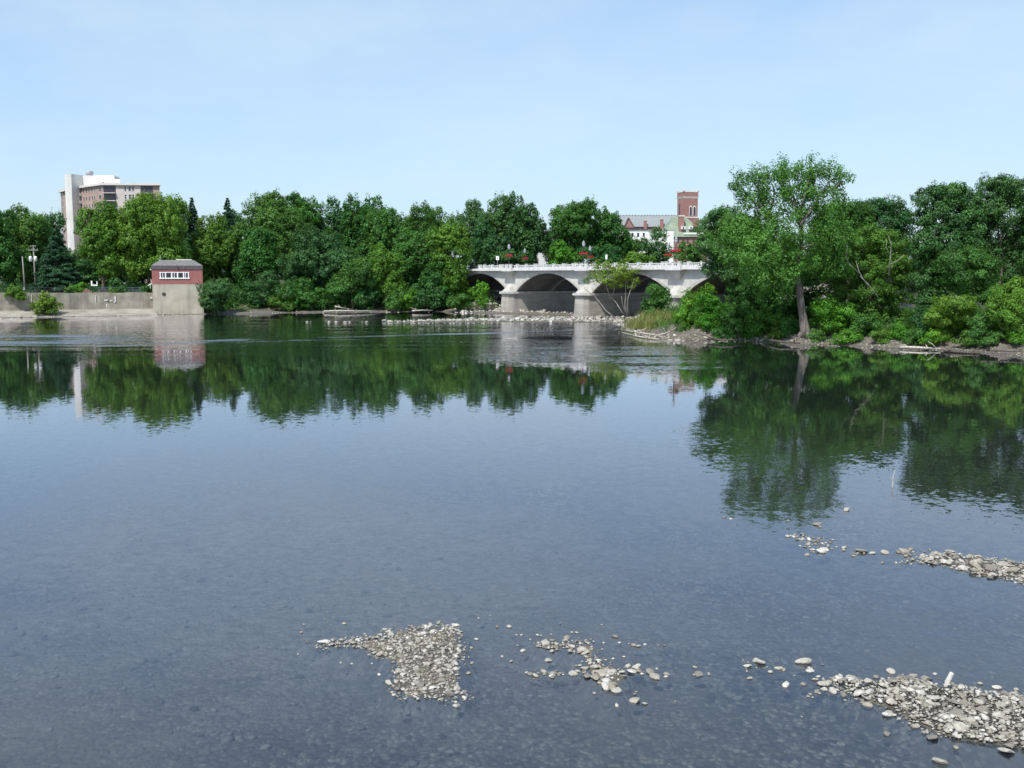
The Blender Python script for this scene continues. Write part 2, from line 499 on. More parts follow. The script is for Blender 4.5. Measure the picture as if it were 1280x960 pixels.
def groundmat():
    m, nt, out = newmat('ground_mat')
    t = N(nt, 'ShaderNodeAttribute', attribute_name='shore').outputs['Fac']
    pos = N(nt, 'ShaderNodeNewGeometry').outputs['Position']
    sep = N(nt, 'ShaderNodeSeparateXYZ'); nt.links.new(pos, sep.inputs[0])
    # river bed: cobbles of mixed dark tones under a film of silt and weed
    vo = N(nt, 'ShaderNodeTexVoronoi'); vo.inputs['Scale'].default_value = 11.0; vo.inputs['Randomness'].default_value = 1.0
    mp = N(nt, 'ShaderNodeMapping'); mp.inputs['Scale'].default_value = (1.0, 0.75, 0.3)
    wob = N(nt, 'ShaderNodeVectorMath'); wob.operation = 'MULTIPLY_ADD'
    nt.links.new(noise(nt, 5, 3, pos, out=1), wob.inputs[0]); wob.inputs[1].default_value = (0.14, 0.14, 0); nt.links.new(pos, wob.inputs[2])
    nt.links.new(wob.outputs[0], mp.inputs[0]); nt.links.new(mp.outputs[0], vo.inputs['Vector'])
    bw = N(nt, 'ShaderNodeRGBToBW'); nt.links.new(vo.outputs['Color'], bw.inputs[0])
    cr = N(nt, 'ShaderNodeValToRGB'); nt.links.new(bw.outputs[0], cr.inputs[0])
    e = cr.color_ramp.elements
    e[0].position = 0.25; e[0].color = (0.045, 0.044, 0.045, 1)
    e[1].position = 0.78; e[1].color = (0.36, 0.315, 0.235, 1)
    x = e.new(0.5); x.color = (0.15, 0.133, 0.102, 1)
    bed = mixc(nt, remap(nt, vo.outputs['Distance'], 0.35, 0.7, 0, 0.6), cr.outputs[0], (0.030, 0.030, 0.030))
    bed = mixc(nt, remap(nt, noise(nt, 2.2, 5, pos, 0.65), 0.38, 0.64, 0.0, 0.7), bed, (0.035, 0.035, 0.034))
    n2 = noise(nt, 0.16, 4, pos)
    bed = mixc(nt, remap(nt, n2, 0.40, 0.62, 0.05, 0.75), bed, (0.125, 0.112, 0.085))
    # a shelf of pale sand in mid channel
    mpp = N(nt, 'ShaderNodeMapping'); mpp.vector_type = 'TEXTURE'; mpp.inputs['Location'].default_value = (-4.5, 25.5, 0); mpp.inputs['Scale'].default_value = (11, 10, 30)
    nt.links.new(pos, mpp.inputs[0])
    ln = N(nt, 'ShaderNodeVectorMath'); ln.operation = 'LENGTH'; nt.links.new(mpp.outputs[0], ln.inputs[0])
    shelf = math_(nt, 'ADD', ln.outputs['Value'], math_(nt, 'MULTIPLY', math_(nt, 'SUBTRACT', noise(nt, 0.35, 5, pos), 0.5), 1.3))
    bed = mixc(nt, remap(nt, shelf, 0.35, 1.1, 0.8, 0.0, smooth=True), bed, mixc(nt, remap(nt, noise(nt, 3.5, 6, pos, 0.65), .36, .64), (0.13, 0.115, 0.09), (0.30, 0.265, 0.205)))
    # beach: pale silt and gravel
    n3 = noise(nt, 2.6, 8, pos, 0.68)
    beach = mixc(nt, remap(nt, n3, 0.35, 0.65), (0.075, 0.068, 0.055), (0.20, 0.185, 0.157))
    beach = mixc(nt, remap(nt, sep.outputs[2], 0.0, 0.12, 0.8, 0.0), beach, (0.07, 0.065, 0.055))
    # the bars in the shallows: dark wet shingle between the stones
    v2 = N(nt, 'ShaderNodeTexVoronoi'); v2.inputs['Scale'].default_value = 32.0; nt.links.new(pos, v2.inputs['Vector'])
    b2 = N(nt, 'ShaderNodeRGBToBW'); nt.links.new(v2.outputs['Color'], b2.inputs[0])
    sh = mixc(nt, remap(nt, b2.outputs[0], 0.3, 0.75), (0.035, 0.032, 0.027), (0.21, 0.195, 0.165))
    sh = mixc(nt, remap(nt, v2.outputs['Distance'], 0.3, 0.6, 0, 0.85), sh, (0.02, 0.019, 0.017))
    beach = mixc(nt, remap(nt, sep.outputs[1], 45, 60), sh, beach)
    # inland: leaf litter and grass
    soil = mixc(nt, remap(nt, noise(nt, 0.5, 5, pos), 0.4, 0.62), (0.055, 0.045, 0.030), (0.045, 0.075, 0.022))
    a = math_(nt, 'ADD', t, math_(nt, 'MULTIPLY', math_(nt, 'SUBTRACT', noise(nt, 0.35, 4, pos), 0.5), 4.0))
    land = mixc(nt, remap(nt, a, 2.6, 5.0, smooth=True), beach, soil)
    col = mixc(nt, remap(nt, sep.outputs[2], 0.0, 0.03), bed, land)
    # bars out in the river keep a gravel colour
    p = N(nt, 'ShaderNodeBsdfPrincipled'); p.inputs['Roughness'].default_value = 0.9
    p.inputs['Specular IOR Level'].default_value = 0.2
    nt.links.new(col, p.inputs['Base Color'])
    bn = N(nt, 'ShaderNodeBump'); bn.inputs['Distance'].default_value = 0.05
    nt.links.new(math_(nt, 'SUBTRACT', noise(nt, 6, 5, pos), vo.outputs['Distance']), bn.inputs['Height'])
    nt.links.new(bn.outputs[0], p.inputs['Normal'])
    nt.links.new(p.outputs[0], out.inputs[0])
    return m


tri = np.array([[na * nr, (k + 1) % na, k, k] for k in range(na)])
go = np_mesh('ground', gv, np.concatenate([gf]), groundmat(), tint=np.concatenate([gsd, [-5.0]]), smooth=True, attr='shore', domain='POINT')
tag(go, kind='structure')


# ------------------------------------------------------------------ river surface
def watermat():
    m, nt, out = newmat('river_water')
    pos = N(nt, 'ShaderNodeNewGeometry').outputs['Position']
    sep = N(nt, 'ShaderNodeSeparateXYZ'); nt.links.new(pos, sep.inputs[0])

    wv = N(nt, 'ShaderNodeVectorMath'); wv.operation = 'MULTIPLY_ADD'
    nt.links.new(noise(nt, 0.11, 4, pos, 0.6, out=1), wv.inputs[0]); wv.inputs[1].default_value = (0, 9.0, 0)
    av = N(nt, 'ShaderNodeVectorMath'); av.operation = 'ADD'; nt.links.new(pos, av.inputs[0]); av.inputs[1].default_value = (0, -4.5, 0)
    nt.links.new(av.outputs[0], wv.inputs[2])
    wpos = wv.outputs[0]

    def ell(cx, cy, rx, ry, amp, rot=0.0):
        mp = N(nt, 'ShaderNodeMapping'); mp.vector_type = 'TEXTURE'
        mp.inputs['Location'].default_value = (cx, cy, 0)
        mp.inputs['Rotation'].default_value = (0, 0, rot)
        mp.inputs['Scale'].default_value = (rx, ry, 1)
        nt.links.new(wpos, mp.inputs[0])
        l = N(nt, 'ShaderNodeVectorMath'); l.operation = 'LENGTH'; nt.links.new(mp.outputs[0], l.inputs[0])
        return remap(nt, l.outputs['Value'], 0.45, 1.0, amp, 0.0, smooth=True)

    # riffles: patches where the current roughens the surface
    tot = None
    for e in RIFFLES:
        v = ell(*e)
        tot = v if tot is None else math_(nt, 'MAXIMUM', tot, v)
    # broken into streaks lying along the current
    mp = N(nt, 'ShaderNodeMapping'); mp.inputs['Scale'].default_value = (0.045, 0.30, 1); mp.inputs['Rotation'].default_value = (0, 0, R(6))
    nt.links.new(pos, mp.inputs[0])
    st = remap(nt, noise(nt, 1.0, 4, mp.outputs[0], 0.6), 0.40, 0.56, 0.08, 1.0)
    rough = math_(nt, 'MULTIPLY', tot, st)
    # gentle cat's-paws elsewhere
    mp2 = N(nt, 'ShaderNodeMapping'); mp2.inputs['Scale'].default_value = (0.02, 0.07, 1)
    nt.links.new(pos, mp2.inputs[0])
    calm = remap(nt, noise(nt, 1.0, 3, mp2.outputs[0]), 0.35, 0.7, 0.008, 0.020)
    near = remap(nt, sep.outputs[1], 15, 60, 0.034, 0.0)
    amp = math_(nt, 'ADD', math_(nt, 'ADD', calm, near), rough)

    def slope(scale, det):
        n = noise(nt, scale, det, pos, 0.5, out=1)
        v = N(nt, 'ShaderNodeVectorMath'); v.operation = 'SUBTRACT'
        nt.links.new(n, v.inputs[0]); v.inputs[1].default_value = (0.5, 0.5, 0.5)
        return v.outputs[0]
    s1, s2 = slope(9.0, 2.0), slope(2.8, 1.0)
    ad = N(nt, 'ShaderNodeVectorMath'); ad.operation = 'ADD'
    nt.links.new(s1, ad.inputs[0]); nt.links.new(s2, ad.inputs[1])
    sc = N(nt, 'ShaderNodeVectorMath'); sc.operation = 'SCALE'
    nt.links.new(ad.outputs[0], sc.inputs[0]); nt.links.new(amp, sc.inputs['Scale'])
    fl = N(nt, 'ShaderNodeVectorMath'); fl.operation = 'MULTIPLY_ADD'
    nt.links.new(sc.outputs[0], fl.inputs[0]); fl.inputs[1].default_value = (1, 1, 0); fl.inputs[2].default_value = (0, 0, 1)
    nm = N(nt, 'ShaderNodeVectorMath'); nm.operation = 'NORMALIZE'; nt.links.new(fl.outputs[0], nm.inputs[0])
    nrm = nm.outputs[0]
    fr = N(nt, 'ShaderNodeFresnel'); fr.inputs['IOR'].default_value = 1.48; nt.links.new(nrm, fr.inputs['Normal'])
    gl = N(nt, 'ShaderNodeBsdfGlossy'); nt.links.new(math_(nt, 'MULTIPLY_ADD', rough, 0.22), gl.inputs['Roughness']); gl.inputs['Roughness'].links[0].from_node.inputs[2].default_value = 0.012
    gl.inputs[0].default_value = (0.95, 0.94, 1, 1)
    nt.links.new(nrm, gl.inputs['Normal'])
    tr = N(nt, 'ShaderNodeBsdfTransparent'); tr.inputs[0].default_value = (0.70, 0.78, 0.86, 1)
    df = N(nt, 'ShaderNodeBsdfDiffuse'); nt.links.new(mixc(nt, remap(nt, sep.outputs[1], 18, 36), TURBID[:3], (0.016, 0.026, 0.018)), df.inputs[0])
    mx = N(nt, 'ShaderNodeMixShader')
    # clear over the shallows, cloudier over deep water
    nt.links.new(remap(nt, sep.outputs[1], 16, 80, 0.15, 0.94), mx.inputs[0])
    nt.links.new(tr.outputs[0], mx.inputs[1]); nt.links.new(df.outputs[0], mx.inputs[2])
    m2 = N(nt, 'ShaderNodeMixShader')
    nt.links.new(math_(nt, 'MULTIPLY', fr.outputs[0], 1.22, clamp=True), m2.inputs[0]); nt.links.new(mx.outputs[0], m2.inputs[1]); nt.links.new(gl.outputs[0], m2.inputs[2])
    nt.links.new(m2.outputs[0], out.inputs[0])
    return m


TURBID = (0.044, 0.066, 0.096, 1)


def wat(px, py): return gp(px, py)


def riffle(px0, px1, py0, py1, amp, rot=0.0):
    pm = (py0 + py1) / 2
    a, b = gp((px0 + px1) / 2, py0), gp((px0 + px1) / 2, py1)
    c = gp((px0 + px1) / 2, pm)
    rx = (px1 - px0) / 2 / F * c[1]
    return (c[0], (a[1] + b[1]) / 2, rx * 1.25, abs(a[1] - b[1]) / 2 * 1.25, amp, rot)


def riff_line(xa, ya, xb, yb, w, amp):
    a, b = gp(xa, ya), gp(xb, yb)
    dx, dy = b[0] - a[0], b[1] - a[1]
    return ((a[0] + b[0]) / 2, (a[1] + b[1]) / 2, math.hypot(dx, dy) / 2 * 1.15, w, amp, math.atan2(dy, dx))


RIFFLES = [riffle(-260, 190, 416, 439, 1.0), riffle(-100, 900, 395, 446, 0.20), riff_line(60, 436, 345, 423, 3.2, 1.0), riff_line(250, 428, 500, 424, 2.0, 0.9), riff_line(380, 423, 720, 413.5, 2.0, 1.4), riff_line(560, 416.5, 800, 412.5, 1.2, 1.0),
           riffle(730, 900, 428, 468, 0.24), riffle(560, 880, 430, 456, 0.26), riffle(850, 960, 535, 585, 0.10), riffle(100, 640, 408, 415, 0.06)]
MB().poly([(-600, -260, 0), (600, -260, 0), (600, 520, 0), (-600, 520, 0)], [(0, 1, 2, 3)]).build('river', watermat())['kind'] = 'structure'

# ------------------------------------------------------------------ stones
rng = np.random.default_rng(7)


def ico():
    import bmesh
    bm = bmesh.new(); bmesh.ops.create_icosphere(bm, subdivisions=2, radius=1.0)
    v = np.array([x.co for x in bm.verts]); f = np.array([[x.index for x in q.verts] for q in bm.faces])
    bm.free()
    return v, f


IV, IF = ico()


def stone_variant(seed, flat=0.5):
    r = np.random.default_rng(seed)
    v = IV.copy()
    for _ in range(9):         # chop planar facets off a ball
        d = r.normal(size=3); d /= np.linalg.norm(d)
        k = r.uniform(0.45, 0.85)
        s = v @ d
        v = v - np.outer(np.maximum(s - k, 0) * 0.92, d)
    v = v * (1 + r.normal(size=(len(v), 1)) * 0.025)
    v = v * np.array([1.0, r.uniform(0.6, 0.95), flat * r.uniform(0.75, 1.2)])
    return v


VAR = [stone_variant(100 + i, 0.44) for i in range(14)]
def ico1():
    import bmesh
    bm = bmesh.new(); bmesh.ops.create_icosphere(bm, subdivisions=1, radius=1.0)
    v = np.array([x.co for x in bm.verts]); f = np.array([[x.index for x in q.verts] for q in bm.faces])
    bm.free(); return v, f
IV_, IF_ = IV, IF
IV, IFS = ico1()
_v2, _f2 = IV, IFS
IV = np.concatenate([_v2]); 
# pebbles: one more split so that they stay rounded
VARS = [stone_variant(200 + i, 0.46) for i in range(14)]
IV = IV_


def rotm(yaw, tx, ty):
    cz, sz = math.cos(yaw), math.sin(yaw)
    cx, sx = math.cos(tx), math.sin(tx)
    cy, sy = math.cos(ty), math.sin(ty)
    return np.array([[cz, -sz, 0], [sz, cz, 0], [0, 0, 1]]) @ np.array([[cy, 0, sy], [0, 1, 0], [-sy, 0, cy]]) @ np.array([[1, 0, 0], [0, cx, -sx], [0, sx, cx]])


def sample_poly(poly, n):
    q = np.asarray(poly)
    lo, hi = q.min(0), q.max(0)
    out = np.zeros((0, 2))
    while len(out) < n:
        P = rng.uniform(lo, hi, size=(n * 3, 2))
        out = np.concatenate([out, P[sdist(P, poly) < 0]])
    return out[:n]


def poly_area(poly):
    q = np.asarray(poly)
    return 0.5 * abs(np.sum(q[:, 0] * np.roll(q[:, 1], -1) - q[:, 1] * np.roll(q[:, 0], -1)))


STONES = []      # (x, y, r, lift, group)


def bar(poly_px, per_m2, rmed, rmax, g, sig=0.45, lift=0.0):
    poly = [gp(*p) for p in poly_px]
    n = int(poly_area(poly) * per_m2)
    q = np.asarray(poly)
    edge = 0.20 if n > 60 else 0.08
    P = rng.uniform(q.min(0) - 2 * edge, q.max(0) + 2 * edge, size=(60000, 2))
    d = sdist(P, poly) + (vnoise(P, 2.2, 41) - 0.5) * edge * 2.6
    P = P[rng.uniform(size=len(P)) < 1 / (1 + np.exp(d / (edge * 0.28)))][:n]
    for x, y in P:
        STONES.append((x, y, min(rmed * math.exp(rng.normal() * sig), rmax), lift, g))


def spots(lst, g, r0=0.05):
    for p in lst:
        x, y = gp(p[0], p[1])
        STONES.append((x, y, p[2] * .84 if len(p) > 2 else r0 * rng.uniform(0.8, 1.3), 0.0, g))


bar(BAR_A, 330, 0.027, 0.10, 'A', 0.55)
spots([(380, 781), (377, 791), (406, 775), (386, 803), (383, 802), (426, 829, .07), (440, 830, .07), (486, 855, .12), (585, 842, .09), (571, 883, .11), (570, 878, .06),
       (598, 773, .06), (613, 770, .05), (373, 818, .05), (430, 780), (465, 830, .06), (481, 787, .10), (569, 782, .13), (566, 787, .09), (575, 790, .08), (515, 785, .08),
       (530, 783, .07), (540, 792, .12), (552, 808, .13), (568, 830, .13), (552, 852, .12), (530, 863, .12), (562, 868, .14), (497, 862, .1), (523, 846, .11), (456, 793), (471, 822, .06), (586, 822, .07), (580, 813, .06)], 'A')
bar(BAR_B, 170, 0.034, 0.14, 'B', 0.55)
bar([(660, 838), (690, 838), (735, 842), (737, 853), (700, 850), (662, 850)], 70, 0.036, 0.12, 'B', 0.55)
bar([(780, 836), (815, 838), (848, 840), (845, 846), (800, 846)], 70, 0.040, 0.12, 'B', 0.55)
bar([(855, 828), (880, 830), (882, 838), (870, 848), (855, 840)], 12, 0.06, 0.12, 'B')
spots([(622, 784, .09), (636, 784, .1), (646, 794, .07), (652, 794, .06), (647, 807, .06), (654, 814, .1), (628, 821, .06), (639, 827, .09), (715, 791, .06), (721, 791, .08),
       (769, 796, .12), (774, 804, .08), (786, 805, .05), (792, 807, .10), (798, 808, .11), (806, 806, .07), (823, 807, .05), (830, 807, .06), (686, 826, .12), (716, 843, .13),
       (757, 859, .2), (766, 861, .19), (755, 844, .17), (764, 842, .15), (744, 848, .17), (820, 847, .16), (812, 841, .13), (793, 877, .16), (806, 880, .1), (794, 868, .09),
       (795, 865, .06), (743, 867, .07), (844, 877, .05), (771, 883, .1), (874, 844, .13), (886, 843, .1), (780, 846, .08), (728, 813, .15), (673, 808, .11), (766, 824, .06), (780, 821, .07),
       (700, 842, .08), (690, 847, .09), (670, 845, .11), (700, 780, .05), (752, 781, .06)], 'B')
bar(BAR_C, 380, 0.030, 0.15, 'C', 0.58, lift=0.015)
bar([(928, 826), (960, 824), (1010, 832), (1030, 846), (1062, 852), (1066, 868), (1040, 870), (1015, 868), (1010, 850), (975, 842), (930, 840)], 34, 0.034, 0.1, 'C', 0.6)
spots([(945, 827, .17), (951, 829, .15), (934, 833, .12), (963, 840, .11), (973, 836, .12), (980, 838, .1), (937, 848, .11), (983, 857, .14), (1014, 836, .08), (1028, 831, .06),
       (1115, 841, .15), (1140, 846, .13), (1158, 849, .14), (1104, 851, .1), (1126, 848, .12), (1085, 882, .13), (1109, 894, .13), (1157, 886, .17), (1175, 953, .16), (1257, 940, .17),
       (1109, 918, .11), (1165, 922, .15), (1131, 887, .12), (1095, 847, .1), (1047, 851, .13), (1030, 862, .12), (1040, 865, .13), (1004, 856, .1), (1168, 843, .08), (1225, 855, .1), (1245, 860, .12),
       (1270, 862, .1), (1002, 896, .05), (1195, 935, .09), (1016, 872, .06), (1010, 871, .06), (1053, 854, .14), (1036, 855, .14), (1050, 846, .1), (1027, 856, .15), (1204, 884, .16), (1180, 900, .15), (1230, 900, .17), (1250, 885, .15), (1150, 868, .15), (1200, 862, .14), (1120, 868, .14)], 'C')
bar(BAR_D, 130, 0.048, 0.16, 'D', lift=0.01)
bar([(996, 672), (1015, 667), (1040, 673), (1045, 686), (1030, 692), (1010, 688), (998, 682)], 70, 0.045, 0.13, 'D')
bar([(1062, 690), (1075, 686), (1092, 690), (1090, 695), (1066, 695)], 50, 0.05, 0.14, 'D')
bar([(1120, 688), (1142, 686), (1142, 696), (1124, 696)], 45, 0.05, 0.14, 'D')
spots([(1058, 638, .2), (1020, 656, .2), (1026, 659, .12), (984, 671, .12), (989, 670, .1), (1008, 694, .13), (1025, 690, .2), (1030, 688, .18), (1055, 685, .14), (1106, 691, .2), (1103, 704, .14),
       (1046, 684, .08), (1120, 704, .08), (905, 647, .1), (914, 649, .1), (985, 651, .07), (1077, 690, .22), (1090, 692, .16), (1130, 690, .2), (1138, 687, .14), (1188, 692, .25), (1180, 704, .2),
       (1205, 712, .22), (1240, 712, .25), (1265, 716, .26), (1222, 704, .22), (1255, 708, .2), (1160, 702, .18)], 'D')

GINFO = {'A': ('small stones of the heart shaped gravel patch', 'small grey stone in the heart shaped gravel patch left of centre'),
         'B': ('stones of the broken middle gravel patch', 'grey stone of the broken gravel patch in the middle of the shallows'),
         'C': ('stones of the large gravel bar in the near corner', 'pale grey stone on the large gravel bar in the lower right corner'),
         'D': ('stones of the farther gravel spit', 'flat grey stone of the narrow gravel spit farther out at right')}
S = np.array([(s[0], s[1], s[2], s[3]) for s in STONES])
sz = gzs = ground_z(S[:, :2])[0]
order = np.argsort(-(S[:, 2] / S[:, 1]))
NIND = 235
ind = set(order[:NIND].tolist())
stone_meshes = []
for i, v in enumerate(VAR):
    me = bpy.data.meshes.new('stone')
    me.from_pydata(v.tolist(), [], IF.tolist()); me.materials.append(M['stone'])
    me.polygons.foreach_set('use_smooth', [False] * len(me.polygons))
    stone_meshes.append(me)
gvv, gff, gtt = [], [], []
base = 0
for i in range(len(S)):
    x, y, r, lift = S[i]
    zc = max(sz[i], -0.05) + lift + r * 0.16
    zc = max(zc, -0.003 + r * 0.16)
    yaw, tx, ty = rng.uniform(0, 6.28), rng.normal() * 0.22, rng.normal() * 0.22
    if i in ind:
        o = bpy.data.objects.new('stone', stone_meshes[rng.integers(len(VAR))])
        COL.objects.link(o)
        o.location = (x, y, zc); o.rotation_euler = (tx, ty, yaw); o.scale = (r, r, r)
        g, l = GINFO[STONES[i][4]]
        tag(o, l, 'stone', g)
    else:
        v = (VARS[rng.integers(len(VARS))] * r) @ rotm(yaw, tx, ty).T + (x, y, zc)
        gvv.append(v); gff.append(IFS + base); gtt.append(np.full(len(IFS), rng.uniform(0, 1)))
        base += len(v)
g = np_mesh('gravel', np.concatenate(gvv), np.concatenate(gff), M['gravel'], tint=np.concatenate(gtt))
tag(g, 'mixed grey gravel heaped on the bars that break the shallow water', 'gravel', kind='stuff')

# drowned cobbles lying on the bed of the shallows, dim under the water
gvv, gff, gtt = [], [], []
base = 0
P = np.column_stack([rng.uniform(-22, 24, 5200), rng.uniform(13.5, 36, 5200)])
P = P[np.abs(P[:, 0]) < P[:, 1] * 0.56 + 1]
zz = ground_z(P)[0]
keep = vnoise(P, 0.45, 31) + rng.uniform(-.25, .25, len(P)) > 0.42
IV1 = IV
for (x, y), z in zip(P[keep], zz[keep]):
    r = min(0.055 * math.exp(rng.normal() * 0.5), 0.2)
    if z + r * 0.6 > -0.012: continue
    v = (VARS[rng.integers(len(VARS))] * r) @ rotm(rng.uniform(0, 6.28), 0, 0).T + (x, y, z + 0.1 * r)
    gvv.append(v); gff.append(IFS + base); gtt.append(np.full(len(IFS), rng.uniform(0, 1))); base += len(v)
M['bed_stone'] = None
m, nt, out = newmat('bed_stone')
tt = N(nt, 'ShaderNodeAttribute', attribute_name='tint').outputs['Fac']
p = N(nt, 'ShaderNodeBsdfPrincipled'); p.inputs['Roughness'].default_value = 0.9
nt.links.new(mixc(nt, tt, (0.03, 0.029, 0.026), (0.24, 0.215, 0.17)), p.inputs['Base Color']); nt.links.new(p.outputs[0], out.inputs[0])
g = np_mesh('drowned_cobbles', np.concatenate(gvv), np.concatenate(gff), m, tint=np.concatenate(gtt))
tag(g, 'dim cobbles lying under the clear shallow water near the camera', 'cobbles', kind='stuff')

# rubble under the bridge and along the far bars
gvv, gff, gtt = [], [], []
base = 0


def rubble(poly_px, n, r0, zadd=0.0, sig=0.35, z0=0.0, tm=0.6):
    global base
    poly = [gp(p[0], p[1], z0) for p in poly_px]
    Q = sample_poly(poly, n)
    z = ground_z(Q)[0]
    for (x, y), zg in zip(Q, z):
        r = r0 * math.exp(rng.normal() * sig)
        v = (VAR[rng.integers(len(VAR))] * r) @ rotm(rng.uniform(0, 6.28), rng.normal() * .3, rng.normal() * .3).T * np.array([1, 1, 1.25]) + (x, y, max(zg, -0.1) + zadd + r * 0.22)
        gvv.append(v); gff.append(IF + base); gtt.append(np.full(len(IF), np.clip(rng.normal(tm, 0.22), 0, 1))); base += len(v)


rubble(BAR_E, 620, 0.17, tm=0.8)
rubble([(520, 401.8), (640, 400), (800, 399), (800, 402.5), (640, 401.8), (520, 402.2)], 240, 0.22, tm=0.85)
rubble(BAR_F, 520, 0.24, tm=0.8)
rubble([(565, 385), (640, 384), (640, 389.5), (565, 389)], 300, 0.30, z0=0.3, tm=0.8)
rubble([(765, 400), (800, 402), (812, 420), (850, 424), (848, 427), (800, 420), (770, 405)], 260, 0.22, tm=0.5)
rubble([(850, 422), (950, 422), (1080, 430), (1080, 435), (950, 428), (850, 427)], 420, 0.16, tm=0.3)
rubble([(1080, 430), (1200, 435), (1300, 440), (1300, 445), (1200, 440.5), (1080, 435.2)], 380, 0.12, tm=0.3)
rubble([(-60, 396), (100, 394), (253, 391.8), (253, 393.8), (100, 396.6), (-60, 401)], 420, 0.14, tm=0.5)
rubble([(255, 390), (420, 387.5), (560, 386.5), (560, 390), (420, 391), (255, 393.2)], 300, 0.17, tm=0.35)
g = np_mesh('rubble', np.concatenate(gvv), np.concatenate(gff), M['gravel'], tint=np.concatenate(gtt))
tag(g, 'broken pale rubble along the far banks and at the foot of the bridge', 'rubble', kind='stuff')
# the row of single boulders poking out of the river in front of the bar
for i, (px, py, r) in enumerate([(384, 403, .35), (388, 403, .3), (411, 403, .3), (420, 403, .35), (432, 403.4, .4), (437, 403.2, .3), (453, 403, .35), (458, 403, .3), (480, 402, .6), (486, 402.4, .65),
                                (489, 403, .4), (498, 402.5, .35), (510, 401.5, .4), (517, 403, .4), (529, 402, .5), (532, 402.6, .4), (540, 402, .4), (546, 401.8, .5), (552, 400.8, .5),
                                (560, 400.4, .55), (567, 401, .45), (588, 399, .7), (601, 400, .5), (612, 400, .5), (625, 399.6, .5)]):
    o = bpy.data.objects.new('boulder', stone_meshes[i % len(VAR)])
    COL.objects.link(o)
    x, y = gp(px, py)
    o.location = (x, y, 0.08); o.rotation_euler = (0.1, 0.1, i * 1.7); o.scale = (r, r, r * 1.3)
    tag(o, 'pale boulder in the row breaking the water left of the first pier', 'boulder', 'row of boulders in the far water')

# two notable pieces on the bars
x, y = gp(406, 803)
o = bpy.data.objects.new('flat_slab', stone_meshes[2]); COL.objects.link(o)
o.location = (x, y, 0.03); o.scale = (0.17, 0.13, 0.08); o.rotation_euler = (0.05, 0.1, 0.4)
o.data = o.data.copy(); o.data.materials.clear(); o.data.materials.append(M['stone_white'])
tag(o, 'white flat slab at the left tip of the heart shaped gravel patch', 'stone')
x, y = gp(1005, 829)
o = bpy.data.objects.new('flat_slab', stone_meshes[5]); COL.objects.link(o)
o.location = (x, y, 0.05); o.scale = (0.2, 0.14, 0.16)
tag(o, 'long brown block of stone alone in open water before the corner bar', 'stone')
x, y = gp(1182, 857)
z = gz(x, y)
mb = MB()
mb.tube([(0, 0, -0.1), (0.03, 0, 0.04), (0.11, 0.0, 0.22)], [0.048, 0.05, 0.044], 10)
o = mb.build('broken_post', M['stone_white'], smooth=False, bevel=0.012, loc=(x, y, max(z, 0.02)))
tag(o, 'pale stub of a post leaning out of the corner gravel bar', 'post')
x, y = gp(1115, 609)
mb = MB()
mb.tube([(0, 0, -0.3), (0.02, 0, 0.1), (0.03, 0.02, 0.35), (0.10, 0.03, 0.62)], [0.02, 0.02, 0.016, 0.008], 6)
mb.tube([(0.02, 0, 0.16), (-0.07, 0.02, 0.36)], [0.012, 0.006], 6)
o = mb.build('stick', M['driftwood'], loc=(x, y, 0))
tag(o, 'thin pale stick standing up out of the open water', 'stick')


# ------------------------------------------------------------------ trees
def leaves_np(r, centers, normals, size, squash=0.55):
    """diamond leaves -> verts, faces"""
    n = len(centers)
    nrm = normals / np.maximum(np.linalg.norm(normals, axis=1, keepdims=True), 1e-6)
    a = np.cross(nrm, r.normal(size=(n, 3)))
    a /= np.maximum(np.linalg.norm(a, axis=1, keepdims=True), 1e-6)
    b = np.cross(nrm, a)
    s = size * r.uniform(0.65, 1.3, (n, 1)) * 0.5
    v = np.stack([centers + a * s, centers + b * s * squash + nrm * s * 0.18, centers - a * s, centers - b * s * squash + nrm * s * 0.18], 1).reshape(-1, 3)
    f = np.arange(n * 4).reshape(n, 4)
    return v, f


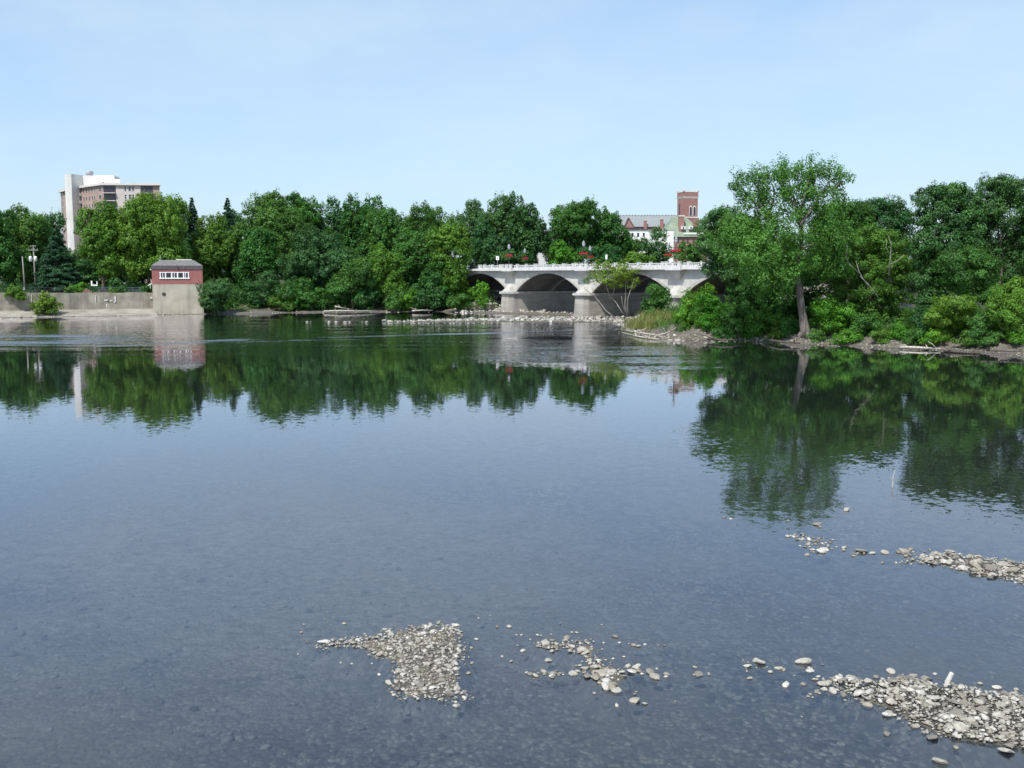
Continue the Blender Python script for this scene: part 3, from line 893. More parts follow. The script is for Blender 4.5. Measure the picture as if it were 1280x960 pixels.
def crown_leaves(r, lobes, leaf, density=1.0, clump=None, airy=0.0, up=0.35, spiky=0.0):
    """lobes (n,6): centre + radii. Foliage hangs in clumps over the outside of every lobe."""
    C, NR, T = [], [], []
    for L in lobes:
        c, rad = L[:3], L[3:6]
        area = 4 * math.pi * ((rad[0] * rad[1]) ** 1.6 / 3 + (rad[0] * rad[2]) ** 1.6 / 3 + (rad[1] * rad[2]) ** 1.6 / 3) ** (1 / 1.6)
        rc = clump or (0.28 * float(np.mean(rad)) ** 0.6 + 0.25)
        nc = max(6, int(area / (rc * rc * 2.1) * (1 - airy)))
        d = r.normal(size=(nc, 3)); d /= np.linalg.norm(d, axis=1, keepdims=True)
        d = d[(d[:, 2] > -0.55) | (r.uniform(size=nc) < 0.4)]
        nc = len(d)
        rr_ = r.uniform(0.72, 1.08, (nc, 1))
        cc = c + d * rad * rr_
        nl = max(8, int(rc * rc / (leaf * leaf) * 15 * density))
        crad = rc * r.uniform(0.7, 1.35, nc)
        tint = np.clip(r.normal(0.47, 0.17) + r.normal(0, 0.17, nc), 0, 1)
        q = r.normal(size=(nc, nl, 3)); q /= np.linalg.norm(q, axis=2, keepdims=True)
        q *= r.uniform(0.25, 1.0, (nc, nl, 1)) ** 0.5
        sq = np.ones((nc, 1, 3)); sq[:, 0, 2] = 0.68 + spiky
        tips = (d[:, 2] > 0.25) & (r.uniform(size=nc) < 0.45)          # upright leader shoots
        sq[tips, 0, 2] *= r.uniform(1.3, 2.2, tips.sum()); sq[tips, 0, :2] *= 0.72
        pos = cc[:, None, :] + q * crad[:, None, None] * sq
        nr = 0.6 * q + 0.55 * d[:, None, :] + r.normal(size=(nc, nl, 3)) * 0.42 + np.array([0, 0, up])
        C.append(pos.reshape(-1, 3)); NR.append(nr.reshape(-1, 3))
        T.append(np.clip(np.repeat(tint, nl) + r.normal(0, 0.16, nc * nl), 0, 1))
        # sparse inner foliage so that the crown is not hollow
        ni = int(nc * nl * 0.14)
        q = r.normal(size=(ni, 3)); q /= np.linalg.norm(q, axis=1, keepdims=True); q *= r.uniform(0, 0.8, (ni, 1)) ** 0.4
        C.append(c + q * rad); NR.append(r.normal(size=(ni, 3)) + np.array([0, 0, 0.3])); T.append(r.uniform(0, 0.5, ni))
    return np.concatenate(C), np.concatenate(NR), np.concatenate(T)


def auto_lobes(r, W, zb, zt, k, Dp=None, top_heavy=0.0):
    """fill an egg-shaped envelope (width W, between zb and zt) with k lobes, then fit them to the envelope"""
    Hh = zt - zb
    Dp = Dp or W * 0.8
    out = []
    tries = 0
    while len(out) < k and tries < 4000:
        tries += 1
        d = r.normal(size=3); d /= np.linalg.norm(d)
        rad = r.uniform(0.25, 0.72)
        p = d * rad
        sz = r.uniform(0.26, 0.42)
        if any(np.linalg.norm(p - o[0]) < 0.62 * (sz + o[1]) for o in out): continue
        out.append((p, sz))
    L = []
    for p, s in out:
        wz = 1.0 - 0.32 * max(0, p[2]) - 0.10 * max(0, -p[2])
        L.append([p[0] * W / 2 * wz, p[1] * Dp / 2 * wz, p[2] * Hh / 2, s * W / 2, s * Dp / 2, s * Hh / 2 * r.uniform(0.75, 1.0)])
    L = np.array(L)
    x0, x1 = (L[:, 0] - L[:, 3]).min(), (L[:, 0] + L[:, 3]).max()
    z0, z1 = (L[:, 2] - L[:, 5]).min(), (L[:, 2] + L[:, 5]).max()
    kx, kz = W / (x1 - x0), Hh / (z1 - z0)
    L[:, 0] = (L[:, 0] - (x0 + x1) / 2) * kx; L[:, 3] *= kx; L[:, 4] *= kx; L[:, 1] *= kx
    L[:, 2] = zb + (L[:, 2] - z0) * kz; L[:, 5] *= kz
    return L


def trunk_mb(r, h, r0, lobes=None, lean=(0, 0), limbs=7, flare=1.5):
    mb = MB()
    n = 7
    path = [(lean[0] * (i / (n - 1)) ** 1.3 + r.normal() * 0.10 * (0 < i < n - 1), lean[1] * (i / (n - 1)) + r.normal() * 0.08 * (0 < i < n - 1), h * i / (n - 1) - (0.6 if i == 0 else 0)) for i in range(n)]
    rad = [r0 * flare] + [r0 * (1 - 0.75 * (i / (n - 1))) for i in range(1, n)]
    mb.tube(path, rad, 9)
    if lobes is not None:
        idx = np.argsort(-lobes[:, 3])[:limbs]
        for i in idx:
            t = lobes[i, :3]
            k = int(r.integers(2, n - 2))
            s = np.array(path[k])
            if t[2] < s[2] + 0.3: s = np.array(path[max(1, k - 1)])
            mid = s * 0.5 + t * 0.5 + np.array([r.normal() * 0.3, r.normal() * 0.3, 0.08 * h * 0.3])
            mb.tube([s, mid, t + np.array([0, 0, lobes[i, 5] * 0.3])], [r0 * 0.42, r0 * 0.26, r0 * 0.08], 6)
    return mb


def make_tree(name, label, cat, base, lobes, leafm, leaf, seed, trunk_h=None, r0=None, group=None, bark='bark', density=1.0, airy=0.0, spiky=0.0, clump=None, lean=(0, 0), limbs=7, crown_name='crown', up=0.35):
    r = np.random.default_rng(seed)
    t = thing(name, label, cat, base, 0, group)
    C, NR, T = crown_leaves(r, lobes, leaf, density, clump, airy, up, spiky)
    v, f = leaves_np(r, C, NR, leaf)
    np_mesh(crown_name, v, f, M[leafm], t, tint=T)
    top = (lobes[:, 2] + lobes[:, 5]).max()
    trunk_mb(r, trunk_h or top * 0.68, r0 or max(0.12, top * 0.02), lobes, lean, limbs).build('trunk' if crown_name == 'crown' else 'stem', M[bark], t, smooth=True)
    return t


def box_tree(label, px, top, w, D, bot, leafm, seed, k=13, name='broadleaf_tree', cat='tree', leaf=None, density=1.0, depth=None, group=None, airy=0.0, bark='bark'):
    r = np.random.default_rng(seed * 7 + 1)
    X = pt(px, 345, D)[0]
    zb_ = gz(X, D)
    zb_ = max(zb_, 0.1)
    zt = pt(px, top, D)[2] - zb_
    zl = max(pt(px, bot, D)[2] - zb_, 0.15)
    W = w / F * D
    lobes = auto_lobes(r, W, zl, zt, k, depth)
    return make_tree(name, label, cat, (X, D, zb_), lobes, leafm, leaf or (0.0019 * D + 0.03), seed, density=density, airy=airy + float(r.uniform(0, .12)), bark=bark, group=group, spiky=float(r.uniform(0, .35)))


def px_lobes(base, D, lst, r, dj=0.3):
    """lobes from measured image outlines: (px, py, rx_px, rz_px[, depth offset m])"""
    L = []
    for e in lst:
        off = e[4] if len(e) > 4 else r.normal() * dj * e[2] / F * D
        x, y, z = pt(e[0], e[1], D + off)
        rx, rz = e[2] / F * D, e[3] / F * D
        L.append([x - base[0], y - base[1], z - base[2], rx, rx * 0.9, rz])
    return np.array(L)


def conifer(label, px, top, w, D, bot, seed, leafm='needle', narrow=False, group=None):
    r = np.random.default_rng(seed)
    X = pt(px, 345, D)[0]
    zb = gz(X, D)
    zt = pt(px, top, D)[2] - zb
    zl = max(pt(px, bot, D)[2] - zb, 0.3)
    rw = w / F * D / 2
    t = thing('conifer_tree', label, 'tree', (X, D, zb), 0, group)
    C, NR, T = [], [], []
    z = zl
    leaf = 0.0019 * D
    while z < zt - 0.2:
        f = (z - zl) / (zt - zl)
        rad = rw * (1 - f) ** 0.85 + 0.15
        nb = max(5, int(11 * (rad / rw) + 4))
        for k in range(nb):
            a = r.uniform(0, 6.283)
            L = rad * r.uniform(0.7, 1.12)
            m = max(10, int(L * 60 / (leaf / 0.4)))
            s = r.uniform(0.12, 1, m) ** 0.8 * L
            wdt = 0.13 * L + 0.18
            off = r.normal(size=m) * wdt * (1 - 0.6 * s / L)
            x_ = np.cos(a) * s - np.sin(a) * off
            y_ = np.sin(a) * s + np.cos(a) * off
            z_ = z + 0.12 * L - 0.30 * s + 0.12 * s * s / L + r.normal(size=m) * 0.13
            C.append(np.column_stack([x_, y_, z_]))
            NR.append(np.column_stack([np.cos(a) * np.full(m, .35), np.sin(a) * np.full(m, .35), np.full(m, 0.7)]) + r.normal(size=(m, 3)) * 0.4)
            T.append(np.clip(r.normal(0.4, 0.1) + 0.0 * s + r.normal(size=m) * 0.15, 0, 1))
        z += max(0.35, (zt - zl) * 0.035)
    C, NR, T = np.concatenate(C), np.concatenate(NR), np.concatenate(T)
    v, f = leaves_np(r, C, NR, leaf, 0.45)
    np_mesh('crown', v, f, M[leafm], t, tint=T)
    MB().tube([(0, 0, -0.5), (0, 0, zt * 0.5), (0, 0, zt)], [0.3, 0.18, 0.03], 8).build('trunk', M['bark'], t, smooth=True)
    return t


def shrub(label, px, top, w, D, bot, leafm, seed, k=7, leaf=None, density=1.0, name='shrub', zbase=None, depth=None, airy=0.0):
    r = np.random.default_rng(seed * 5 + 2)
    X = pt(px, 345, D)[0]
    zb_ = max(gz(X, D), 0.05) if zbase is None else zbase
    zt = pt(px, top, D)[2] - zb_
    zl = pt(px, bot, D)[2] - zb_
    W = w / F * D
    lobes = auto_lobes(r, W, min(zl, zt - 0.4), zt, k, depth)
    return make_tree(name, label, 'shrub', (X, D, zb_), lobes, leafm, leaf or (0.0018 * D + 0.02), seed, trunk_h=max(zt * 0.5, 0.3), r0=0.05, density=density, crown_name='foliage', limbs=4, airy=airy)


# far left bank
T = box_tree
T('dark broadleaf tree cut by the left edge of the view', -8, 262, 66, 214, 354, 'leaf_mid', 1, 12)
T('round dark green tree behind the two bare poles', 34, 257, 64, 226, 352, 'leaf_mid', 2, 13)
T('small tree crown squeezed between the tower block and the dark spruce', 66, 263, 38, 240, 335, 'leaf_blue', 3, 9)
conifer('broad blue green spruce on the wall top beside the transformer pole', 72, 284, 66, 207, 362, 4)
T('bright green maple right in front of the tower block', 129, 251, 60, 212, 352, 'leaf_bright', 5, 13)
T('largest bright green maple spreading over the brick pump house', 186, 243, 108, 216, 350, 'leaf_bright', 6, 20)
T('loose thin crown between the big maple and a slim spruce', 229, 254, 34, 238, 340, 'leaf_blue', 7, 8, density=0.8)
conifer('slim pointed spruce just right of the largest maple', 243, 247, 40, 240, 335, 8)
conifer('slim pointed spruce behind the olive green tree', 287, 247, 42, 252, 330, 9)
T('olive green tree standing behind the pump house roof', 267, 267, 54, 224, 356, 'leaf_olive', 10, 12)
T('tallest dark tree left of the wooded bank with spiky top', 335, 240, 92, 234, 360, 'leaf_mid', 11, 17)
T('dark tree forming the second summit of the wooded bank', 384, 240, 70, 244, 360, 'leaf_mid', 12, 13)
T('blue green crown in the dip of the wooded bank skyline', 420, 248, 56, 252, 350, 'leaf_blue', 13, 11)
T('smooth dome of a tree on the skyline above mid bank', 456, 243, 60, 248, 350, 'leaf_mid', 14, 12)
T('grey green tree leaning low over the water in front of the bank', 398, 284, 100, 218, 387, 'leaf_blue', 15, 18)
T('dull green tree above the small beach on the wooded bank', 322, 284, 60, 221, 376, 'leaf_mid', 16, 12)
T('wide green tree in the middle of the wooded bank', 486, 261, 76, 230, 368, 'leaf_mid', 17, 14)
T('narrow light green tree near the water at mid bank', 483, 305, 44, 215, 388, 'leaf_bright', 18, 9)
T('tall green tree rising left of the bridge end', 540, 255, 70, 240, 372, 'leaf_mid', 19, 13)
T('shaded tree between the narrow light tree and the bridge end', 514, 283, 56, 222, 386, 'leaf_mid', 20, 12)
T('fresh green tree hanging over the left end of the parapet', 562, 279, 54, 217, 378, 'leaf_bright', 21, 12)
T('dark low tree filling the bank left of the bridge', 545, 322, 60, 216, 388, 'leaf_mid', 22, 11)
T('low round tree at the water beside the small beach', 330, 338, 44, 211, 388, 'leaf_blue', 23, 8)
T('low dark tree overhanging the log on the wooded bank', 440, 322, 62, 213, 387, 'leaf_mid', 24, 11)
T('shady tree filling the gap behind the olive green tree', 292, 290, 46, 232, 376, 'leaf_dark', 25, 10)
for px, top, w, D, m_, l in ((-75, 264, 80, 220, 'leaf_mid', 'broad tree beyond the left edge of the view'), (-150, 258, 90, 215, 'leaf_dark', 'dark tree farther out beyond the left edge'), (-230, 262, 90, 210, 'leaf_mid', 'last tree out of view to the left')):
    T(l, px, top, w, D, 356, m_, 400 - px, 12)
for px, top, w, D, m_, l in ((1385, 225, 100, 106, 'leaf_mid', 'broad tree beyond the right edge of the view'), (1480, 235, 110, 102, 'leaf_dark', 'dark tree farther out beyond the right edge'), (1590, 230, 120, 100, 'leaf_mid', 'last tree out of view to the right')):
    T(l, px, top, w, D, 420, m_, 600 + px, 12)
# second row that closes the wood behind
for i, (px, top, w, D) in enumerate([(10, 270, 70, 262), (108, 312, 50, 262), (160, 272, 60, 268), (215, 275, 70, 266), (300, 265, 70, 270), (360, 256, 70, 272), (440, 260, 70, 276), (500, 262, 70, 274)]):
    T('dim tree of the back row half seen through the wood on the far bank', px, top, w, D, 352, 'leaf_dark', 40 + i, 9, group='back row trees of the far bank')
# beyond the bridge
T('feathery blue green tree behind the dark end of the parapet', 590, 250, 62, 268, 338, 'leaf_blue', 60, 12)
T('tall rounded tree behind the first flower baskets', 634, 244, 64, 272, 338, 'leaf_blue', 61, 13)
T('flat topped dark tree right of the first flower baskets', 660, 256, 52, 262, 338, 'leaf_dark', 62, 12)
T('drooping grey green tree above the white sign on the bridge', 610, 275, 50, 258, 338, 'leaf_blue', 63, 11)
T('spiky topped green tree behind the middle of the bridge', 714, 249, 66, 262, 336, 'leaf_mid', 64, 14)
T('green tree left of the slate church roof', 757, 261, 58, 266, 336, 'leaf_mid', 65, 13)
T('pale leafed young tree low behind the middle flower baskets', 705, 302, 40, 252, 336, 'leaf_fresh', 66, 8)
T('yellow green tree below the small brick gable', 781, 291, 40, 268, 338, 'leaf_olive', 67, 10)
T('dark open tree in front of the white wall', 816, 284, 44, 270, 336, 'leaf_blue', 68, 10, density=0.75)
T('low bright tree at the parapet left of the white wall', 800, 315, 40, 262, 338, 'leaf_bright', 69, 8)
T('low round tree at the parapet under the green roof', 866, 302, 44, 262, 338, 'leaf_mid', 70, 9)
T('low dark tree under the green tree behind the parapet', 750, 308, 60, 258, 336, 'leaf_dark', 71, 9)
T('low dark tree behind the parapet at the first pier', 640, 312, 60, 256, 336, 'leaf_dark', 72, 9)

# ---- near right bank
for i, (px, top, w, D) in enumerate([(1150, 300, 70, 142), (1215, 285, 80, 138), (1280, 280, 90, 136), (1050, 318, 60, 146), (985, 322, 60, 150)]):
    T('dim tree closing the gaps behind the right bank trees', px, top, w, D, 392, 'leaf_dark', 240 + i, 9, group='dim trees behind the right bank')
for i, (px, top, w, D) in enumerate([(95, 322, 60, 242), (135, 326, 60, 246), (172, 322, 56, 240), (215, 322, 56, 244), (30, 322, 70, 244), (260, 326, 50, 238)]):
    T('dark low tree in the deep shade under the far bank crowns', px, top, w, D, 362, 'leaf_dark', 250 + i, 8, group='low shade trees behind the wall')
r = np.random.default_rng(5)
# the tall cottonwood
D = 112.0
bx, by = pt(1006, 421, D)[0], D
cb = (bx, by, 0.35)
cl = [(935, 232, 20, 15), (958, 222, 21, 14), (985, 214, 22, 14), (1012, 212, 22, 13), (1036, 218, 18, 13), (1052, 226, 12, 10), (925, 222, 11, 8), (968, 240, 22, 12),
      (1000, 238, 24, 14), (1026, 240, 20, 12), (945, 250, 22, 10), (1040, 256, 22, 14), (980, 265, 26, 16), (1012, 268, 22, 16, 2.5), (950, 278, 28, 18), (1040, 282, 24, 18),
      (930, 300, 24, 18), (965, 305, 28, 20), (1002, 308, 20, 18, 3), (985, 335, 26, 20, 3), (945, 335, 26, 20), (1036, 318, 22, 20, 1), (965, 362, 26, 18), (970, 290, 22, 16, -2.5), (1040, 295, 22, 18, -2), (948, 312, 26, 20, -3), (920, 318, 22, 18), (1026, 336, 18, 14, 1.5), (993, 326, 15, 13, -2.2), (1010, 300, 15, 14, -2.4), (983, 345, 16, 12, -2.2), (1012, 328, 12, 10, -1.8), (1055, 300, 18, 16), (960, 345, 22, 18, -2), (925, 280, 22, 16), (900, 300, 18, 14), (1045, 335, 20, 16)]
lob = px_lobes(cb, D, cl, r, 0.35)
tr = np.random.default_rng(77)
t = thing('cottonwood_tree', 'tallest airy cottonwood leaning over the right bank with a bare pale trunk', 'tree', cb)
C, NR, TT = crown_leaves(tr, lob, 0.24, 0.62, 0.6, airy=0.42, up=0.25, spiky=0.5)
v, f = leaves_np(tr, C, NR, 0.24, 0.6)
np_mesh('crown', v, f, M['leaf_poplar'], t, tint=TT)
mb = MB()
def q(px, py, d=0.0):
    a = pt(px, py, D + d); return (a[0] - cb[0], a[1] - cb[1], a[2] - cb[2])
mb.tube([q(1008, 424), q(1006, 412), q(1003, 392), q(1000, 370), q(997, 352), q(994, 342)], [0.80, 0.54, 0.42, 0.38, 0.38, 0.34], 12)
mb.tube([q(996, 350), q(999, 325, .4), q(1002, 300, .5), q(1000, 275, .3), q(996, 258), q(988, 235), q(985, 215)], [0.34, 0.27, 0.22, 0.2, 0.17, 0.1, 0.04], 9)
mb.tube([q(995, 346), q(984, 328, -.4), q(974, 312, -.8), q(962, 290, -.8), q(955, 262), q(950, 240), q(940, 226)], [0.36, 0.28, 0.22, 0.19, 0.16, 0.1, 0.04], 9)
for pth in ([(1000, 282), (1014, 262), (1026, 242), (1040, 222)], [(999, 268), (1006, 245), (1012, 222), (1014, 206)], [(958, 275), (966, 255), (968, 238), (960, 218)],
            [(955, 262), (940, 250), (928, 236), (920, 224)], [(1001, 300), (1020, 285), (1038, 268), (1048, 255)], [(996, 258), (984, 246), (976, 230), (972, 216)],
            [(974, 312), (955, 306), (938, 300), (926, 296)], [(1001, 310), (1015, 306), (1032, 300), (1042, 290)], [(1026, 242), (1042, 236), (1054, 226)]):
    dd = tr.normal(size=len(pth)) * 0.5
    mb.tube([q(a, b, dd[i]) for i, (a, b) in enumerate(pth)], [0.17, 0.12, 0.08, 0.03][:len(pth)], 6)
for a in (0.2, 1.3, 2.5, 3.6, 4.9, 5.8):      # buttress roots
    mb.tube([(0.45 * math.cos(a), 0.45 * math.sin(a), 0.9), (0.95 * math.cos(a), 0.95 * math.sin(a), 0.12), (2.0 * math.cos(a), 2.0 * math.sin(a), -0.5)], [0.2, 0.2, 0.07], 7)
mb.build('trunk', M['bark_pale'], t, smooth=True)


def L_tree(label, D, base_px, lst, leafm, seed, leaf, density=1.0, airy=0.0, spiky=0.0, name='broadleaf_tree', r0=None, bark='bark'):
    r = np.random.default_rng(seed)
    X = pt(base_px, 345, D)[0]
    zb = max(gz(X, D), 0.1)
    b = (X, D, zb)
    return make_tree(name, label, 'tree', b, px_lobes(b, D, lst, r), leafm, leaf, seed, density=density, airy=airy, spiky=spiky, r0=r0, bark=bark)


L_tree('dark tree reaching left over the parapet beside the cottonwood', 124, 922,
       [(892, 285, 22, 16), (912, 275, 24, 14), (888, 306, 18, 14), (905, 320, 24, 18), (930, 292, 22, 18), (895, 335, 18, 10), (925, 335, 26, 20), (900, 270, 14, 9), (945, 320, 22, 22), (915, 300, 26, 18)], 'leaf_blue', 201, 0.26)
L_tree('shaded tree behind the bare trunk of the cottonwood', 122, 950,
       [(935, 365, 26, 22), (960, 350, 26, 24), (990, 345, 26, 26), (1020, 350, 26, 26), (975, 380, 28, 18), (1015, 385, 26, 16), (940, 390, 24, 14), (1040, 330, 22, 26), (980, 318, 24, 20)], 'leaf_mid', 202, 0.27)
L_tree('green domed tree close behind the cottonwood crown', 130, 1060,
       [(1050, 275, 26, 22), (1030, 290, 22, 20), (1065, 300, 26, 22), (1045, 315, 28, 22), (1072, 270, 16, 14), (1030, 330, 24, 20)], 'leaf_mid', 203, 0.28)
L_tree('willow like dull dome behind the dead branched tree', 134, 1102,
       [(1092, 262, 20, 12), (1112, 264, 22, 13), (1078, 276, 18, 13), (1104, 280, 30, 18), (1128, 282, 14, 18), (1085, 300, 26, 20), (1122, 310, 20, 22), (1100, 330, 28, 20)], 'leaf_blue', 204, 0.27)
dt = L_tree('yellowish tree with bare dead branches beside the cottonwood', 115, 1090,
       [(1062, 310, 22, 18), (1085, 300, 22, 16), (1110, 308, 22, 18), (1045, 335, 22, 20), (1075, 335, 26, 22), (1108, 340, 24, 22), (1128, 330, 14, 18), (1060, 365, 24, 18), (1092, 370, 26, 20), (1120, 372, 20, 20), (1075, 395, 26, 14), (1110, 400, 24, 14)], 'leaf_olive', 205, 0.25, airy=0.12)
mb = MB()
def q2(px, py, d=-4.0):
    a = pt(px, py, 115 + d); return (a[0] - dt.location[0], a[1] - dt.location[1], a[2] - dt.location[2])
for pth, w in (([(1111, 345), (1113, 322), (1114, 305), (1110, 294)], .11), ([(1113, 330), (1122, 326), (1130, 318)], .08), ([(1113, 318), (1108, 310), (1108, 300)], .06), ([(1086, 360), (1074, 340), (1070, 326)], .09),
               ([(1074, 342), (1062, 330), (1056, 318)], .07), ([(1058, 325), (1059, 308), (1052, 292)], .10), ([(1098, 372), (1086, 356), (1075, 345)], .09)):
    mb.tube([q2(*e) for e in pth], [w * .62, w * 0.45, w * 0.3, w * 0.15][:len(pth)], 6)
mb.build('dead_branch', M['bark_grey'], dt, smooth=True)
L_tree('dense dark maple with a lobed top on the right bank', 110, 1185,
       [(1165, 250, 20, 15), (1188, 243, 22, 13), (1210, 250, 18, 14), (1155, 275, 13, 20), (1180, 272, 26, 20), (1208, 280, 22, 22), (1160, 305, 18, 22), (1188, 305, 26, 22), (1158, 340, 17, 24), (1185, 345, 24, 24), (1165, 378, 18, 20),
        (1212, 315, 20, 22)], 'leaf_dark', 206, 0.25, density=1.1)
L_tree('loose tall dark tree near the right edge', 114, 1250,
       [(1240, 238, 18, 15), (1258, 232, 18, 13), (1276, 240, 16, 14), (1235, 262, 18, 18), (1262, 268, 24, 20), (1245, 295, 22, 20), (1275, 295, 18, 22), (1235, 320, 16, 18), (1268, 325, 18, 14), (1225, 345, 14, 16), (1222, 270, 16, 20), (1222, 300, 16, 20), (1250, 250, 18, 14)], 'leaf_dark', 207, 0.25, airy=0.12, density=0.9)
L_tree('dark tree cut by the right edge of the view', 112, 1312,
       [(1305, 225, 20, 16), (1290, 250, 16, 18), (1320, 255, 22, 20), (1300, 290, 22, 24), (1325, 310, 22, 24), (1295, 330, 18, 20)], 'leaf_dark', 208, 0.25, airy=0.1)
L_tree('mid green tree half way up the bank before the dense dark maple', 105, 1215,
       [(1190, 330, 18, 14), (1212, 325, 20, 13), (1232, 340, 18, 16), (1200, 350, 22, 16), (1222, 362, 22, 16), (1238, 368, 12, 14)], 'leaf_mid', 209, 0.22)
shrub('rounded bright shrub low at the water under the dense dark maple', 1192, 369, 66, 104.3, 432, 'leaf_bright', 210, 9)
shrub('bright shrub at the right edge over the eroded bank', 1268, 348, 66, 100, 428, 'leaf_bright', 211, 10)
shrub('low shrub between the two bright shrubs at the right end', 1232, 392, 40, 101.3, 432, 'leaf_mid', 212, 7)
shrub('fresh green shrub covering the right pier of the bridge', 878, 357, 50, 122.5, 413, 'leaf_fresh', 213, 9)
shrub('low fresh green shrub at the foot of the right pier', 856, 382, 28, 122, 414, 'leaf_fresh', 223, 6)
shrub('bright green shrub just left of the shaded thicket', 893, 366, 46, 120.5, 414, 'leaf_fresh', 214, 8)
shrub('dark shrub in the shade of the tree over the parapet', 928, 372, 60, 119.5, 418, 'leaf_mid', 215, 9)
shrub('light shrub left of the cottonwood foot', 962, 384, 50, 117, 421, 'leaf_bright', 216, 8)
shrub('trailing green shrub touching the cottonwood foot', 990, 396, 26, 114.5, 422, 'leaf_mid', 217, 6)
shrub('leafy shrub right of the cottonwood foot', 1042, 372, 52, 112.6, 418, 'leaf_fresh', 218, 8)
shrub('low shrub under the dead branched tree', 1088, 392, 50, 109.8, 424, 'leaf_mid', 219, 8)
shrub('low bright weeds clump on the open bank under the dense dark maple', 1128, 404, 46, 107.3, 428, 'leaf_fresh', 220, 7, name='weed_clump')
shrub('dark undergrowth bush beneath the dense dark maple', 1160, 385, 40, 106, 430, 'leaf_dark', 221, 7)
shrub('leafy sapling in front of the right arch', 822, 354, 34, 146, 402, 'leaf_mid', 222, 8, name='sapling', density=0.85)
for i, (px, D, top) in enumerate([(905, 118.6, 405), (945, 118.2, 408), (975, 114.6, 411), (1022, 112.0, 410), (1062, 109.2, 410), (1105, 107.0, 413), (1148, 105.2, 412), (1172, 103.6, 414), (1215, 101.3, 414), (1245, 99.8, 416), (1278, 98.6, 414)]):
    shrub('small leafy weed clump rooted in the stony edge of the right bank', px, top, 30, D, 431, ['leaf_mid', 'leaf_fresh', 'leaf_olive'][i % 3], 330 + i, 6, name='weed_clump')['group'] = 'weed clumps along the right bank edge'
# far bank shrubs
shrub('round willow bush at the foot of the pump house', 267, 349, 44, 199.5, 390, 'leaf_blue', 230, 8)
shrub('bush growing out of the wall top at its left end', 18, 357, 30, 187.0, 379, 'leaf_bright', 231, 10, zbase=4.2, density=1.3)
shrub('yellow green bush leaning out at the foot of the wall', 54, 365, 34, 186.5, 395, 'leaf_yellow', 232, 12, density=1.0, airy=.3, zbase=.45)
shrub('small bush on the wall top beside the pump house', 185, 357, 14, 200, 367, 'leaf_mid', 233, 5, zbase=4.2)
shrub('small round bush on the wall top left of the stair rail', 153, 358, 12, 198, 367, 'leaf_blue', 234, 5, zbase=4.2)
shrub('tiny yellow green bush on the wall top', 141, 361, 9, 197, 368, 'leaf_yellow', 235, 4, zbase=4.2)
shrub('low weeds on the wall top beside the small brick heap', 97, 353, 22, 197, 364, 'leaf_fresh', 236, 5, zbase=4.2)
shrub('weeds tuft on the wall top under the spruce', 84, 360, 12, 194, 368, 'leaf_mid', 237, 4, zbase=4.2)
shrub('pale green bush in the dark left arch', 598, 353, 26, 208, 384, 'leaf_fresh', 238, 7)
shrub('brownish bush on the small beach edge', 288, 372, 22, 206, 387, 'leaf_olive', 239, 5)
shrub('low bush right of the small beach', 352, 366, 32, 208, 389, 'leaf_olive', 240, 6)
shrub('low bright bush at the water under the fresh green tree', 512, 362, 40, 213, 388, 'leaf_fresh', 241, 6)
shrub('low bush beside the rubble left of the bridge', 575, 368, 32, 210.5, 386, 'leaf_mid', 242, 6)

for i, (px, top, w, D, m_) in enumerate([(308, 352, 36, 208, 'leaf_dark'), (372, 348, 44, 210, 'leaf_mid'), (412, 352, 44, 211.5, 'leaf_mid'), (455, 355, 40, 212.5, 'leaf_dark'), (495, 352, 36, 214, 'leaf_mid'), (534, 350, 44, 213.5, 'leaf_dark')]):
    shrub('dark shrub hanging over the shaded shore of the wooded bank', px, top, w, D, 390, m_, 300 + i, 7)['group'] = 'shrubs along the wooded shore'
T('thin young tree half hiding the white house behind the bridge', 688, 284, 42, 262, 338, 'leaf_blue', 310, 12, density=0.7, airy=0.2)

# crooked half bare tree in front of the third arch
D = 170.0
cb = (pt(785, 395, D)[0], D, 0.25)
t = thing('crooked_tree', 'crooked half bare tree with several thin stems before the third arch', 'tree', cb)
r = np.random.default_rng(91)
cl = [(752, 338, 11, 7), (765, 332, 9, 6), (775, 340, 11, 8), (760, 350, 12, 7), (780, 330, 7, 5), (770, 355, 11, 7), (748, 350, 7, 5), (785, 348, 6, 6), (790, 358, 5, 6), (742, 342, 4, 4), (795, 350, 4, 3)]
cl += [(748, 330, 8, 5), (770, 345, 12, 8), (758, 340, 10, 7), (785, 338, 8, 6), (795, 340, 6, 5), (736, 350, 5, 5)]
lob = px_lobes(cb, D, cl, r, 0.4)
C, NR, TT = crown_leaves(r, lob, 0.30, 0.5, 0.6, airy=0.45)
v, f = leaves_np(r, C, NR, 0.30)
np_mesh('crown', v, f, M['leaf_yellow'], t, tint=TT)
mb = MB()
def q3(px, py, d=0.0):
    a = pt(px, py, D + d); return (a[0] - cb[0], a[1] - cb[1], a[2] - cb[2])
for pth, w in (([(786, 397), (784, 385), (785, 372), (790, 358), (793, 348)], .15), ([(785, 396), (781, 384), (782, 368), (782, 352), (778, 338)], .16), ([(783, 396), (778, 380), (777, 370)], .08),
               ([(782, 397), (776, 388), (770, 378), (762, 370), (758, 358), (756, 345)], .15), ([(768, 397), (757, 388), (748, 376), (743, 370), (740, 360)], .17), ([(765, 374), (768, 360), (766, 345)], .08), ([(743, 370), (732, 362), (728, 355)], .07)):
    mb.tube([q3(a, b, r.normal() * 0.3) for a, b in pth], [w * .68 * (1 - 0.14 * i) for i in range(len(pth))], 6)
mb.build('trunk', M['bark_grey'], t, smooth=True)


